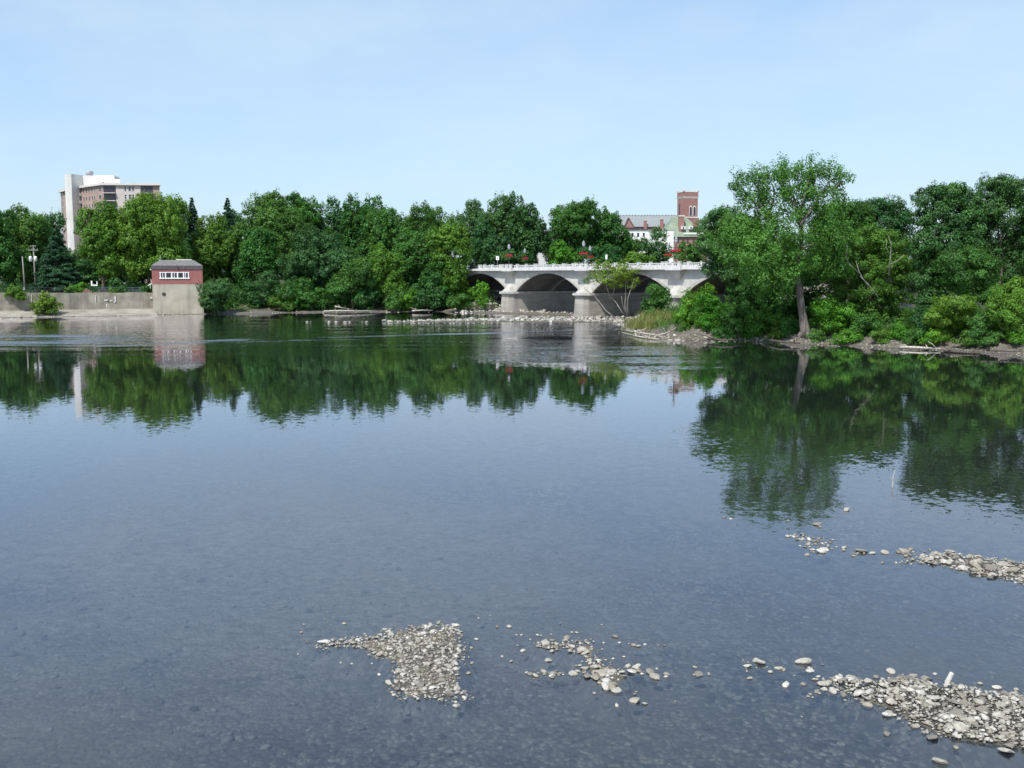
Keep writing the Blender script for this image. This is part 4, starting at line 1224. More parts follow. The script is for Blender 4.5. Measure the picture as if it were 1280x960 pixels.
# tall grasses on the point
def blades(name, label, cat, pts, h, mat, seed, n_each=60, spread=0.4, w=0.05, kind=None):
    r = np.random.default_rng(seed)
    V, F_, T_ = [], [], []
    b = 0
    for (x, y, z) in pts:
        for _ in range(n_each):
            ox, oy = r.normal() * spread, r.normal() * spread
            a = r.uniform(0, 6.28); L = h * r.uniform(0.5, 1.25)
            dx, dy = math.cos(a), math.sin(a)
            bend = r.uniform(0.1, 0.6) * L
            px_, py_ = -dy * w * r.uniform(.6, 1.3), dx * w
            p0 = np.array([x + ox, y + oy, z - 0.1]); p1 = p0 + [dx * bend * .3, dy * bend * .3, L * .6]; p2 = p0 + [dx * bend, dy * bend, L]
            s = np.array([px_, py_, 0])
            V += [p0 - s, p0 + s, p1 + s * .8, p1 - s * .8, p2 + s * .2, p2 - s * .2]
            F_ += [[b, b + 1, b + 2, b + 3], [b + 3, b + 2, b + 4, b + 5]]
            t_ = np.clip(r.normal(.45, .25), 0, 1); T_ += [t_, t_]
            b += 6
    V = np.array(V); c = V.mean(0); c[2] = pts[0][2]
    o = np_mesh(name, V - c, np.array(F_), mat, tint=np.array(T_), loc=tuple(c))
    return tag(o, label, cat, kind=kind)


gpts = []
for px, D_ in ((797, 142), (804, 140), (810, 138), (818, 136), (826, 134), (832, 132), (812, 142), (820, 141), (790, 146), (800, 137), (828, 137), (836, 136), (806, 146), (815, 133)):
    X = pt(px, 345, D_)[0]
    gpts.append((X, D_, max(gz(X, D_), 0.0)))
blades('tall_grass', 'straw coloured tall grasses on the point before the right arch', 'grass', gpts, 1.5, M['grass_tuft'], 5, 110, 0.5, 0.04, kind='stuff')


# undergrowth: leaves scattered low over the banks
def undergrowth(name, label, poly_px_D, n, mat, leaf, seed, hmax, dens=14):
    r = np.random.default_rng(seed)
    poly = [(pt(px, 345, D)[0], D) for px, D in poly_px_D]
    q = np.asarray(poly); lo, hi = q.min(0), q.max(0)
    P = r.uniform(lo, hi, size=(n * 5, 2)); P = P[sdist(P, poly) < 0][:n]
    z, sd = ground_z(P)
    k = (sd > 0.9) & (vnoise(P, 0.4, seed) + r.uniform(-.2, .2, len(P)) > 0.38)
    P, z = P[k], z[k]
    hh = hmax * vnoise(P, 0.6, seed + 1) * r.uniform(0.5, 1, len(P)) + 0.15
    m = dens
    C = np.repeat(np.column_stack([P, z]), m, 0) + r.normal(size=(len(P) * m, 3)) * np.array([0.4, 0.4, 0.0])
    C[:, 2] += np.repeat(hh, m) * r.uniform(0.0, 1, len(C))
    NR = r.normal(size=C.shape) * 0.6 + np.array([0, -0.25, 0.6])
    v, f = leaves_np(r, C, NR, leaf)
    o = np_mesh(name, v, f, mat, tint=np.clip(np.repeat(r.normal(.4, .2, len(P)), m) + r.normal(size=len(C)) * .15, 0, 1))
    tag(o, label, 'undergrowth', kind='stuff')


undergrowth('undergrowth', 'low green undergrowth under the trees of the near right bank', [(795, 150), (815, 128), (850, 122), (930, 119), (1000, 114.5), (1100, 109), (1200, 104), (1310, 99), (1340, 128), (1100, 136), (950, 150), (850, 160)], 5200, M['leaf_mid'], 0.24, 11, 1.5)
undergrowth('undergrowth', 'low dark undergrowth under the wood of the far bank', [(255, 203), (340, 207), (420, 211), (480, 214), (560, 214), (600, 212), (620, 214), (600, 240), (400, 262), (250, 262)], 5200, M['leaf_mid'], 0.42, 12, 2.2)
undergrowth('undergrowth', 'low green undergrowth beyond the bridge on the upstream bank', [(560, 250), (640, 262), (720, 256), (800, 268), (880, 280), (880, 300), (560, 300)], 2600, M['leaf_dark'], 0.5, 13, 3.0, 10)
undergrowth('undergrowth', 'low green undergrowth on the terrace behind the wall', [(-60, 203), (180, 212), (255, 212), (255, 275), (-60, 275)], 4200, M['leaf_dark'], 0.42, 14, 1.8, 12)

# ------------------------------------------------------------------ driftwood
def log(label, pts, r0, seed, mat='driftwood', cat='log', name='driftwood_log'):
    r = np.random.default_rng(seed)
    W = [Vector(p) for p in pts]
    c = W[0]
    mb = MB()
    mb.tube([p - c for p in W], [r0 * (1 - 0.5 * i / (len(W) - 1)) for i in range(len(W))], 8)
    for _ in range(3):
        i = int(r.integers(0, len(W) - 1)); s = (W[i] - c).lerp(W[i + 1] - c, r.uniform(.2, .8))
        e = s + Vector((r.normal() * .7, r.normal() * .4, r.uniform(.2, .8)))
        mb.tube([s, s.lerp(e, .5) + Vector((0, 0, .1)), e], [r0 * .45, r0 * .3, r0 * .12], 6)
    o = mb.build(name, M[mat], smooth=True, loc=tuple(c))
    tag(o, label, cat)


def wp(px, py, z):
    x, y = gp(px, py, z); return (x, y, z)


log('bleached log lying flat on the shore under the wooded bank', [wp(405, 389, .35), wp(425, 388.2, .5), wp(450, 388.8, .4), wp(474, 388, .35)], .16, 1)
log('pale fallen branch sloping down to the bleached log', [wp(419, 383, 1.3), wp(428, 385, .9), wp(442, 387, .5)], .16, 2)
log('straight pale log on the shore left of the bridge', [wp(515, 388.4, .4), wp(528, 387.8, .5), wp(541, 388, .4)], .14, 3)
log('bleached trunk lying along the stony tip of the point', [wp(782, 413, .3), wp(806, 417, .4), wp(822, 419, .4), wp(846, 413, .7)], .11, 4)
log('second pale trunk below the tip of the point', [wp(778, 416, .1), wp(800, 421, .15), wp(824, 424, .15)], .09, 5)
log('dark snag lying at the water left of the cottonwood', [wp(885, 424, .3), wp(905, 425, .4), wp(925, 425, .3)], .14, 6, 'dark_wood')
log('tangled dark driftwood at the cottonwood foot', [wp(958, 425, .3), wp(975, 427, .4), wp(1000, 429, .3)], .16, 7, 'dark_wood')
log('long grey log at the water edge under the dense dark maple', [wp(1125, 434, .2), wp(1150, 434.5, .25), wp(1176, 436, .2)], .15, 8)
log('dark log in the water at the right bank', [wp(1180, 439, .1), wp(1205, 440.5, .12), wp(1225, 441.5, .1)], .13, 9, 'dark_wood')
log('dead leaning pole at the foot of the wall bush', [wp(57, 381, 1.9), wp(64, 386, .9), wp(73, 390, .35)], .12, 10)
log('dark snag on the apron beside the wall bush', [wp(66, 391, .5), wp(72, 390.5, .6), wp(78, 390.8, .5)], .16, 11, 'dark_wood')
log('dark thin log on the gravel of the right bank end', [wp(1228, 438, .5), wp(1255, 438.5, .5), wp(1282, 440, .5)], .09, 12, 'dark_wood')

# ------------------------------------------------------------------ retaining wall and pump house
WL = [(pt(-420, 345, 160)[0], 160), (pt(-120, 345, 178.5)[0], 178.5), (pt(0, 345, 186)[0], 186), (pt(100, 345, 192.5)[0], 192.5), (pt(191, 345, 198.2)[0], 198.2)]
wt = thing('retaining_wall', 'long stained concrete retaining wall along the far left bank', 'wall', (WL[2][0], WL[2][1], 0))
ox, oy = WL[2]
wall, apron, coping = MB(), MB(), MB()
for (a, b) in zip(WL[:-1], WL[1:]):
    a = Vector((a[0] - ox, a[1] - oy)); b = Vector((b[0] - ox, b[1] - oy))
    d = (b - a).normalized(); n = Vector((d.y, -d.x))
    L = (b - a).length
    k = max(1, int(L / 9))
    for i in range(k):
        p, q_ = a.lerp(b, i / k) + d * 0.03, a.lerp(b, (i + 1) / k)
        wall.loft([(*(p + n * .25), -.5), (*(q_ + n * .25), -.5), (*(q_ - n * 1.0), -.5), (*(p - n * 1.0), -.5)], [(*p, 4.25), (*q_, 4.25), (*(q_ - n * .9), 4.25), (*(p - n * .9), 4.25)])
    apron.loft([(*(a + n * 6.0), -.4), (*(b + n * 6.0), -.4), (*(b - n * .1), -.4), (*(a - n * .1), -.4)], [(*(a + n * 5.2), .06), (*(b + n * 5.2), .06), (*(b + n * .1), 1.15), (*(a + n * .1), 1.15)])
wall.build('wall_face', M['wall_concrete'], wt)
apron.build('apron', M['apron'], wt)
pa = MB()
for px, py0, py1, wv in ((119.5, 369, 377, 1.2), (132, 374.5, 376, 6), (139, 375, 376.5, 3), (144, 370, 377.5, 2), (133.5, 380.5, 384, 1.3), (39.6, 368.5, 377, 1.2), (48, 368.2, 369.5, 16), (189, 371, 373.5, 3), (142.5, 377, 378.5, 2)):
    t_ = (px) / 100.0
    if px < 100: D_ = np.interp(px, [0, 100], [186, 192.5])
    else: D_ = np.interp(px, [100, 191], [192.5, 198.2])
    a = pt(px - wv / 2, py0, D_ - .28); b = pt(px + wv / 2, py1, D_ - .28)
    pa.box(a[0] - ox, b[0] - ox, D_ - .30 - oy, D_ + .1 - oy, b[2], a[2])
pa.build('repair_patch', M['patch_white'], wt)
mb = MB()
tp = [Vector((p[0], p[1])) for p in WL]
mb.poly([(tp[0].x - 5, tp[0].y + 2, 4.18), (tp[2].x, tp[2].y + .5, 4.18), (tp[3].x, tp[3].y + .5, 4.18), (tp[4].x, tp[4].y + .5, 4.18), (pt(260, 345, 205)[0], 206, 4.18), (pt(262, 345, 216)[0], 216, 4.18), (tp[2].x - 10, 214, 4.18), (tp[0].x - 30, 200, 4.18)], [(0, 1, 2, 3, 4, 5, 6, 7)])
mb.build('terrace', surf('terrace_soil', (0.09, 0.075, 0.05), (0.20, 0.19, 0.12), 0.6))['kind'] = 'structure'

HD = 198.0
x0, x1 = pt(190.5, 345, HD)[0], pt(253, 345, HD)[0]
hw = (x1 - x0) * 0.958
ph = thing('pump_house', 'red brick pump house with a grey hipped roof on a tall concrete base', 'building', ((x0 + x1) / 2, HD, 0), R(16.8))
z_ = lambda py: pt(200, py, HD)[2]
zb, ze, zf, zr = z_(355.2), z_(336.8), z_(332), z_(324)
w2 = hw / 2
mb = MB(); mb.loft([(-w2 - .05, -.15, -.6), (w2 + .05, -.15, -.6), (w2 + .05, 8, -.6), (-w2 - .05, 8, -.6)], [(-w2, 0, zb), (w2, 0, zb), (w2, 8, zb), (-w2, 8, zb)])
fo = mb.build('foundation', M['house_concrete'], ph)
cx = pt(205, 345, HD)[0] - (x0 + x1) / 2
MB().lathe([(.28, 0), (.34, 0), (.34, .12), (.28, .12)], n=14).build('pipe_outlet', M['metal_dark'], fo)
po = fo.children[0]; po.rotation_euler = (R(90), 0, 0); po.location = (cx, -.02, z_(367.5))
mb = MB(); mb.box(-w2 - .02, w2 + .02, -.02, 7.9, zb + .003, ze)
mb.build('brick_wall', M['brick_red'], ph)
mb = MB(); mb.box(-w2 - .12, w2 + .12, -.14, 8.1, ze + .002, zf)
rf = mb.build('fascia', M['shingle_dark'], ph)
mb = MB(); mb.loft([(-w2 - .12, -.14, zf + .003), (w2 + .12, -.14, zf + .003), (w2 + .12, 8.1, zf + .003), (-w2 - .12, 8.1, zf + .003)],
                   [(-w2 + 1.5, 2.2, zr - .12), (w2 - 1.6, 2.2, zr - .12), (w2 - 1.6, 5.8, zr - .12), (-w2 + 1.5, 5.8, zr - .12)])
ro = mb.build('roof', M['shingle'], ph)
MB().box(-w2 + 4.5, w2 - 2.0, 2.4, 5.4, zr - .11, zr + .02).build('roof_cap', M['white_paint'], ro)
MB().lathe([(.06, 0), (.06, .9)], n=8).build('vent_pipe', M['metal_grey'], ro, loc=(-w2 + 1.55, 2.4, zr - .15))
# window band
bx0, bx1 = pt(201, 345, HD)[0] - (x0 + x1) / 2, pt(235.5, 345, HD)[0] - (x0 + x1) / 2
wz0, wz1 = z_(347.5), z_(340.5)
bw = bx1 - bx0
mb = MB()
mb.box(bx0 - .08, bx1 + .08, -.10, -.022, wz1 - .08, wz1 + .06); mb.box(bx0 - .12, bx1 + .12, -.16, -.022, wz0 - .16, wz0 + .06)
cols = [0, .10, .24, .33, .51, .56, .70, .78, .93, 1.0]
for a, b in ((0, .035), (.175, .215), (.385, .43), (.585, .63), (.795, .84), (.965, 1.0)):
    mb.box(bx0 + a * bw, bx0 + b * bw, -.095, -.022, wz0 + .06, wz1 - .08)
for a in (.10, .50, .885):
    mb.box(bx0 + a * bw - .05, bx0 + a * bw + .05, -.085, -.022, wz0 + .06, wz1 - .08)
wf = mb.build('window_band', M['white_paint'], ph)
MB().box(bx0 + .01, bx1 - .01, -.05, -.0215, wz0 + .01, wz1 - .02).build('pane', M['glass_dark'], wf)
mb = MB(); mb.box(-.1, .1, -.2, -.02, 0, .2); mb.build('floodlight', M['metal_dark'], ph, loc=(pt(222.5, 345, HD)[0] - (x0 + x1) / 2, -.14, z_(334.5)))
MB().box(-.35, 0, .2, .5, -.07, .07).build('gutter_spout', M['white_paint'], ph, loc=(-w2 - .03, 0, z_(337)))
# stair rail
sr = thing('stair_rail', 'white handrail of the steps beside the pump house', 'handrail', (pt(188, 345, 199.5)[0], 199.5, 4.18))
mb = MB()
p = lambda px, py: (pt(px, py, 199.5)[0] - sr.location[0], 0, pt(px, py, 199.5)[2] - 4.18)
mb.tube([p(183, 358.5), p(188, 355), p(192.5, 354.6)], .08, 6); mb.build('rail', M['white_paint'], sr)
mb = MB(); mb.tube([p(183, 358.5), p(183, 361)], .06, 6); mb.build('rail_post', M['white_paint'], sr)
mb = MB(); mb.tube([p(188, 355), p(188, 361)], .06, 6); mb.build('rail_post', M['white_paint'], sr)


# railings on the wall top
def railing(label, pa_, pb_, n, mat, h=1.1, name='railing'):
    t = thing(name, label, 'railing', (pa_[0], pa_[1], 4.2))
    a, b = Vector((0, 0, 0)), Vector((pb_[0] - pa_[0], pb_[1] - pa_[1], 0))
    for z in (h, h * .55, .18):
        pass
    mb = MB()
    for z in (h, h * .55): mb.tube([a + Vector((0, 0, z)), b + Vector((0, 0, z))], .035, 6)
    for i in range(n * 8):
        p_ = a.lerp(b, i / (n * 8)); mb.tube([p_, p_ + Vector((0, 0, h))], .014, 4)
    mb.build('rail', mat, t)
    for i in range(n + 1):
        p_ = a.lerp(b, i / n)
        MB().tube([p_ + Vector((0, 0, -.1)), p_ + Vector((0, 0, h + .08))], .05, 6).build('rail_post', mat, t)


railing('dark metal railing on the wall top under the spruce', (pt(-60, 345, 185.5)[0], 185.5), (pt(92, 345, 194.5)[0], 194.5), 16, M['metal_dark'])
railing('blue grey railing on the wall top left of the pump house', (pt(122, 345, 198.5)[0], 198.5), (pt(182, 345, 201)[0], 201), 7, M['metal_blue'], 1.0)
# white frame, brick heap
t = thing('metal_bracket', 'small white open metal frame on the wall top under the maples', 'frame', (pt(117, 345, 199)[0], 199, 4.2))
a, b = pt(113.7, 351, 199), pt(122, 357, 199)
ax, bx_ = a[0] - t.location[0], b[0] - t.location[0]
az, bz = a[2] - 4.2, b[2] - 4.2
MB().box(ax, ax + .26, -.1, .1, bz - .05, az).build('upright', M['white_paint'], t)
MB().box(bx_ - .16, bx_, -.1, .1, bz - .05, az - .1).build('upright', M['white_paint'], t)
MB().box(ax + .262, bx_ - .162, -.09, .09, bz - .05, bz + .2).build('crossbar', M['white_paint'], t)
for xx_ in (ax + .1, bx_ - .1): MB().tube([(xx_, 0, -.1), (xx_, 0, bz - .055)], .05, 6).build('leg', M['metal_dark'], t)
mb = MB()
bxh = pt(107.5, 345, 196)[0]
for i in range(5):
    for j in range(4 - abs(i - 2)):
        mb.box(-1.1 + i * .45, -.69 + i * .45, -.2 + .01 * i, .2 + .01 * i, j * .22 + .003 * i, j * .22 + .215 + .003 * i)
o = mb.build('brick_heap', surf('old_brick', (0.15, 0.095, 0.075), (0.27, 0.17, 0.135), 4), loc=(bxh, 196, 4.2))
tag(o, 'small heap of reddish bricks on the wall top', 'bricks')

# utility poles
up = thing('utility_pole', 'grey utility pole with two crossarms and white transformers', 'utility pole', (pt(43.5, 345, 206)[0], 206, 4.1))
zz_ = lambda py: pt(43, py, 206)[2] - 4.1
MB().tube([(0.1, 0, -.3), (0, 0, zz_(306.5))], [.2, .13], 8).build('pole', M['pole_wood'], up, smooth=True)
MB().box(-.65, .65, -.2, -.08, zz_(307.9), zz_(307)).build('crossarm', M['pole_wood'], up)
MB().box(-.95, .95, -.2, -.08, zz_(313.2), zz_(312.2)).build('crossarm', M['pole_wood'], up)
for dx in (-.55, .5):
    MB().lathe([(.05, 0), (.3, .02), (.3, .95), (.24, 1.05), (.05, 1.08)], n=12).build('transformer', M['white_paint'], up, smooth=True, loc=(dx, -.35, zz_(327)))
MB().box(-.5, .5, -.22, -.1, zz_(324), zz_(323.4)).build('bracket', M['metal_grey'], up)
for dx in (-.85, -.3, .3, .85):
    MB().lathe([(.05, 0), (.07, .05), (.05, .1), (.07, .15), (.03, .22)], n=8).build('insulator', M['metal_grey'], up, loc=(dx, -.14, zz_(312.2)))
up = thing('plain_pole', 'thin bare wooden pole left of the transformer pole', 'pole', (pt(29.5, 345, 204)[0], 204, 4.1))
MB().tube([(.15, 0, -.3), (-.05, 0, pt(29, 320.5, 204)[2] - 4.1)], [.17, .11], 8).build('pole', M['pole_wood'], up, smooth=True)
MB().box(-.2, .2, -.15, .1, .6, 1.2).build('meter_box', M['metal_grey'], up)

# ------------------------------------------------------------------ bridge
BL = 23.83
BW = 20.0
br = thing('arch_bridge', 'white concrete arch bridge with a balustrade crossing the river', 'bridge', (0, 205, 0), math.atan2(-19.5, 13.7))
ZC, ZA, ZK = 8.6, 4.4, 8.05           # cornice, springing, crown
HC = (BL - 3.0) / 2
RISE = ZK - ZA
RA = (HC * HC + RISE * RISE) / (2 * RISE)
za = lambda x: ZK - RA + math.sqrt(max(RA * RA - x * x, 0))


def spanmat():
    m, nt, out = newmat('spandrel')
    c = coords(nt)
    sep = N(nt, 'ShaderNodeSeparateXYZ'); nt.links.new(c, sep.inputs[0])
    col = mixc(nt, remap(nt, noise(nt, 0.8, 4, c), .35, .65), (0.44, 0.43, 0.40), (0.56, 0.55, 0.52))
    mp = N(nt, 'ShaderNodeMapping'); mp.inputs['Scale'].default_value = (1.2, 1.2, .08); nt.links.new(c, mp.inputs[0])
    s = noise(nt, 1.0, 5, mp.outputs[0])
    hgt = math_(nt, 'ADD', sep.outputs[2], math_(nt, 'MULTIPLY', math_(nt, 'SUBTRACT', s, .5), 2.4))
    col = mixc(nt, remap(nt, hgt, 7.2, 7.8, 0, .3), col, (0.30, 0.31, 0.31))      # deck edge shadow painted in as a grey band, ragged with streak stains
    p = N(nt, 'ShaderNodeBsdfPrincipled'); p.inputs['Roughness'].default_value = .88
    nt.links.new(col, p.inputs['Base Color']); nt.links.new(p.outputs[0], out.inputs[0])
    return m


M['spandrel'] = spanmat()
for i in range(-1, 3):
    c = (i + .5) * BL
    xs = [c - BL / 2, c - HC] + [c - HC + 2 * HC * k / 40 for k in range(1, 40)] + [c + HC, c + BL / 2]
    zb_ = [ZA, ZA] + [za(x - c) for x in xs[2:-2]] + [ZA, ZA]
    mb = MB()
    fr, bk = [], []
    pts = []
    for x, z in zip(xs, zb_): pts += [(x, 0, z), (x, 0, ZC - .004), (x, BW, z), (x, BW, ZC - .004)]
    fs = []
    for k in range(len(xs) - 1):
        a, b = 4 * k, 4 * (k + 1)
        fs += [(a, b, b + 1, a + 1), (a + 2, a + 3, b + 3, b + 2), (a + 1, b + 1, b + 3, a + 3)]
        fs.append((a, a + 2, b + 2, b))
    mb.poly(pts, fs)
    sp = mb.build('arch_span', M['spandrel'], br)
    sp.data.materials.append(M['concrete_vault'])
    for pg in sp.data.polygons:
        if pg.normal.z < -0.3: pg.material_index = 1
    # raised arch ring on both faces
    for y0, y1 in ((-.10, .30), (BW - .3, BW + .10)):
        pts, fs = [], []
        for k in range(41):
            x = -HC + 2 * HC * k / 40
            z = za(x)
            nx, nz = x / RA, (z - (ZK - RA)) / RA
            x2, z2 = c + x + nx * .5, min(z + nz * .5, ZC - .05)
            pts += [(c + x, y0, z - .03), (x2, y0, z2), (c + x, y1, z - .03), (x2, y1, z2)]
        for k in range(40):
            a, b = 4 * k, 4 * k + 4
            fs += [(a, b, b + 1, a + 1), (a + 2, a + 3, b + 3, b + 2), (a, a + 2, b + 2, b), (a + 1, b + 1, b + 3, a + 3)]
        MB().poly(pts, fs).build('arch_ring', M['concrete'], sp)
    # ribs hanging in the vault where the widened halves meet
    mb = MB()
    pts, fs = [], []
    for k in range(41):
        x = -HC + 2 * HC * k / 40; z = za(x)
        pts += [(c + x, 8.6, z - .35), (c + x, 9.4, z - .35), (c + x, 8.6, z + .1), (c + x, 9.4, z + .1)]
    for k in range(40):
        a, b = 4 * k, 4 * k + 4
        fs += [(a, a + 1, b + 1, b), (a, b, b + 2, a + 2), (a + 1, a + 3, b + 3, b + 1)]
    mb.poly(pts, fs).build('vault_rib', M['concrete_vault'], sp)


def pier(s, wide=1.6):
    mb = MB()
    nose = lambda w, e: [(s - w * .75, -e), (s + w * .75, -e), (s + w, -e * .45), (s + w, BW + e * .45), (s + w * .75, BW + e), (s - w * .75, BW + e), (s - w, BW + e * .45), (s - w, -e * .45)]
    lo = [(p[0], p[1], -2.0) for p in nose(wide + .15, 2.1)]
    hi = [(p[0], p[1], 3.75) for p in nose(wide, 1.7)]
    mb.loft(lo, hi)
    pr = mb.build('pier', M['concrete_pier'], br)
    mb = MB()
    mb.loft([(p[0], p[1], 3.752) for p in nose(wide + .1, 1.85)], [(p[0], p[1], 3.98) for p in nose(wide + .38, 2.15)])
    mb.loft([(p[0], p[1], 3.982) for p in nose(wide + .38, 2.15)], [(p[0], p[1], 4.39) for p in nose(wide + .32, 2.1)])
    mb.build('pier_cap', M['concrete'], pr)
    for sgn, yb in ((-1, 0.0), (1, BW)):
        f = lambda y: yb + sgn * y
        a = [(s - 1.5, f(0), 4.392), (s - 1.1, f(1.75), 4.392), (s + 1.1, f(1.75), 4.392), (s + 1.5, f(0), 4.392)]
        b = [(s - .75, f(0), 5.9), (s - .7, f(.25), 5.9), (s + .7, f(.25), 5.9), (s + .75, f(0), 5.9)]
        if sgn < 0: pass
        else: a, b = a[::-1], b[::-1]
        MB().loft(a, b).build('cutwater_top', M['concrete'], pr)


for i in (-1, 0, 1, 2, 3): pier(i * BL)
# abutments
MB().box(-BL - 40, -BL - .01, .05, BW - .05, -1, ZC - .006).build('abutment', M['concrete_pier'], br)
MB().box(3 * BL + .01, 3 * BL + 6, .05, BW - .05, -1, ZC - .006).build('abutment', M['concrete_pier'], br)
S0, S1 = -11.0, 3 * BL + 8
SA = -BL - 40
mb = MB(); mb.box(SA, S1, -.9, BW + .9, ZC, 8.98); mb.build('deck', M['concrete_white'], br)
mb = MB(); mb.box(SA, S1, 3, BW - 3, 8.981, 8.99); mb.build('roadway', M['asphalt'], br)
for side in (0, 1):
    ys = (lambda y: y) if side == 0 else (lambda y: BW - y)
    def sb(mb, a, b, y0, y1, z0, z1):
        ya, yb = sorted((ys(y0), ys(y1))); mb.box(a, b, ya, yb, z0, z1)
    mb = MB(); sb(mb, S0, S1, -.96, -.52, 8.56, 9.06)
    pb = mb.build('parapet_base', M['concrete_white'], br)
    mbr = MB(); bal = MB()
    piers = [k * BL for k in (-1, 0, 1, 2, 3)]
    for k in (0, 1, 2, 3):
        s = k * BL
        # bay over each pier, carried on a tapering corbel
        mb = MB(); sb(mb, s - 1.75, s + 1.75, -1.5, -.962, 8.45, 9.06); mb.build('pier_bay', M['concrete_white'], br)
        ya = [(s - 1.6, ys(-.05), 8.45), (s - 1.6, ys(-1.4), 8.45), (s + 1.6, ys(-1.4), 8.45), (s + 1.6, ys(-.05), 8.45)]
        yb = [(s - .45, ys(-.02), 6.9), (s - .4, ys(-.12), 6.9), (s + .4, ys(-.12), 6.9), (s + .45, ys(-.02), 6.9)]
        MB().loft(yb, ya).build('corbel', M['spandrel'], br)
    # posts and rails
    segs = []
    s = S0
    posts = []
    for k in range(-1, 4):
        for j in range(8):
            x = k * BL + j * BL / 8
            if x < S0 + .2 or x > S1: continue
            if j == 0:
                for dx in (-1.45, 0, 1.45): posts.append((x + dx, -1.3, .24))
            else:
                posts.append((x, -.74, .26 if j % 2 else .19))
    posts.append((S0 + .3, -.74, .3))
    posts.sort()
    for (x, y, w) in posts:
        mb = MB(); sb(mb, x - w, x + w, y - .2, y + .2, 9.062, 9.78); sb(mb, x - w - .05, x + w + .05, y - .25, y + .25, 9.783, 9.87)
        mb.build('parapet_post', M['concrete_white'], br)
    for (p0, p1) in zip(posts[:-1], posts[1:]):
        a, b = p0[0] + p0[2] + .003, p1[0] - p1[2] - .003
        if b - a < .1 or b - a > 4: continue
        y = p0[1] if p0[1] == p1[1] else -.74
        mb = MB(); sb(mb, a, b, y - .13, y + .13, 9.52, 9.66); sb(mb, a, b, y - .12, y + .12, 9.065, 9.14)
        nb = max(2, int((b - a) / .42))
        for q_ in range(nb):
            xx = a + (q_ + .5) * (b - a) / nb
            sb(mb, xx - .065, xx + .065, y - .065, y + .065, 9.142, 9.518)
        mb.build('balustrade', M['concrete_white'], br)
    # dark railing continuing past the white parapet
    mb = MB()
    for z in (9.2, 9.75): sb(mb, SA + 20, S0 - .05, -.46, -.40, z, z + .07)
    for q_ in range(150):
        xx = SA + 20 + (S0 - .1 - SA - 20) * q_ / 150
        sb(mb, xx, xx + .03, -.445, -.415, 8.982, 9.75)
    mb.build('metal_railing', M['metal_dark'], br)

ca, sa = math.cos(br.rotation_euler[2]), math.sin(br.rotation_euler[2])
def bw_(s, y, z): return (s * ca - y * sa, 205 + s * sa + y * ca, z)


def make_lamp(s, y, label):
    t = thing('street_lamp', label, 'street lamp', bw_(s, y, 8.98), br.rotation_euler[2], 'lamps along the bridge')
    MB().lathe([(.22, 0), (.22, .35), (.12, .5), (.08, 1.2), (.065, 3.6), (.1, 3.7), (.05, 3.8)], n=10).build('post', M['metal_dark'], t, smooth=True)
    MB().tube([(-.62, 0, 3.05), (0, 0, 3.2), (.62, 0, 3.05)], .03, 6).build('basket_arm', M['metal_dark'], t)
    l = MB().lathe([(.08, 3.8), (.26, 4.0), (.30, 4.35), (.26, 4.5)], n=12).build('lantern', M['lamp_glass'], t, smooth=True)
    MB().lathe([(.33, 4.5), (.2, 4.7), (.05, 4.85), (.02, 5.0)], n=12).build('lantern_cap', M['metal_grey'], l, smooth=True)
    return t


def make_basket(s, y, label):
    t = thing('flower_basket', label, 'flower basket', bw_(s, y, 11.35), 0, 'red flower baskets hung on the bridge lamps')
    MB().lathe([(.08, -.15), (.25, -.1), (.33, .12), (.33, .16)], n=12).build('basket', M['dark_wood'], t, smooth=True)
    r = np.random.default_rng(int(abs(s * 10 + y * 3)) + 3)
    n = 420
    q_ = r.normal(size=(n, 3)); q_ /= np.linalg.norm(q_, axis=1, keepdims=True)
    q_ = q_ * r.uniform(.6, 1, (n, 1)) * np.array([.42, .42, .28]) + np.array([0, 0, .2])
    v, f = leaves_np(r, q_, q_ + r.normal(size=(n, 3)) * .3, .16, .8)
    np_mesh('flowers', v, f, M['flower_red'], t, tint=r.uniform(0, 1, n))
    n = 160
    q_ = r.normal(size=(n, 3)) * np.array([.26, .26, .15]) + np.array([0, 0, -.12])
    v, f = leaves_np(r, q_, q_ + r.normal(size=(n, 3)), .16, .7)
    np_mesh('leaves', v, f, M['leaf_mid'], t, tint=r.uniform(0, 1, n))
    MB().tube([(0, 0, .1), (0, 0, .82)], .012, 4).build('hanger', M['metal_dark'], t)


for s, y, w in ((0, -.75, 'over the first pier on the near side'), (BL, -.75, 'over the middle pier on the near side'), (2 * BL, -.75, 'over the right pier on the near side'),
                (-BL, BW + .4, 'just right of the first pier lamp'), (0, BW + .4, 'just right of the middle pier lamp'), (BL, BW + .4, 'left of the right pier lamp')):
    make_lamp(s, y, 'dark lantern lamp post ' + w)
    for dx, sd_ in ((-.6, 'left'), (.6, 'right')):
        make_basket(s + dx, y, f'{sd_} red flower basket on the lamp ' + w)
# signs on the near pavement
for s_px, nm, lab, w, hgt, zc, cat in ((622, 'traffic_sign', 'white rectangular sign on a post left of the first flower baskets', .62, .78, 11.2, 'sign'), (757, 'traffic_sign', 'narrow white sign seen nearly edge on right of the middle baskets', .34, .8, 10.9, 'sign')):
    u = (s_px - 640) / F
    yb = .5
    # along the near pavement
    s = (u * (205 + yb * ca) + yb * sa) / (ca - u * sa)
    t = thing(nm, lab, cat, bw_(s, yb, 8.98), 0, 'signs on the bridge')
    MB().tube([(0, 0, 0), (0, 0, zc - 8.98 + hgt / 2)], .035, 6).build('post', M['metal_grey'], t)
    fp = MB().box(-w / 2, w / 2, -.07, -.04, zc - 8.98 - hgt / 2, zc - 8.98 + hgt / 2).build('panel', M['white_paint'], t)
    if w > .5: MB().box(-.07, .05, -.076, -.071, zc - 8.98 - .2, zc - 8.98 + .2).build('mark', M['metal_dark'], fp)
u = (589.5 - 640) / F
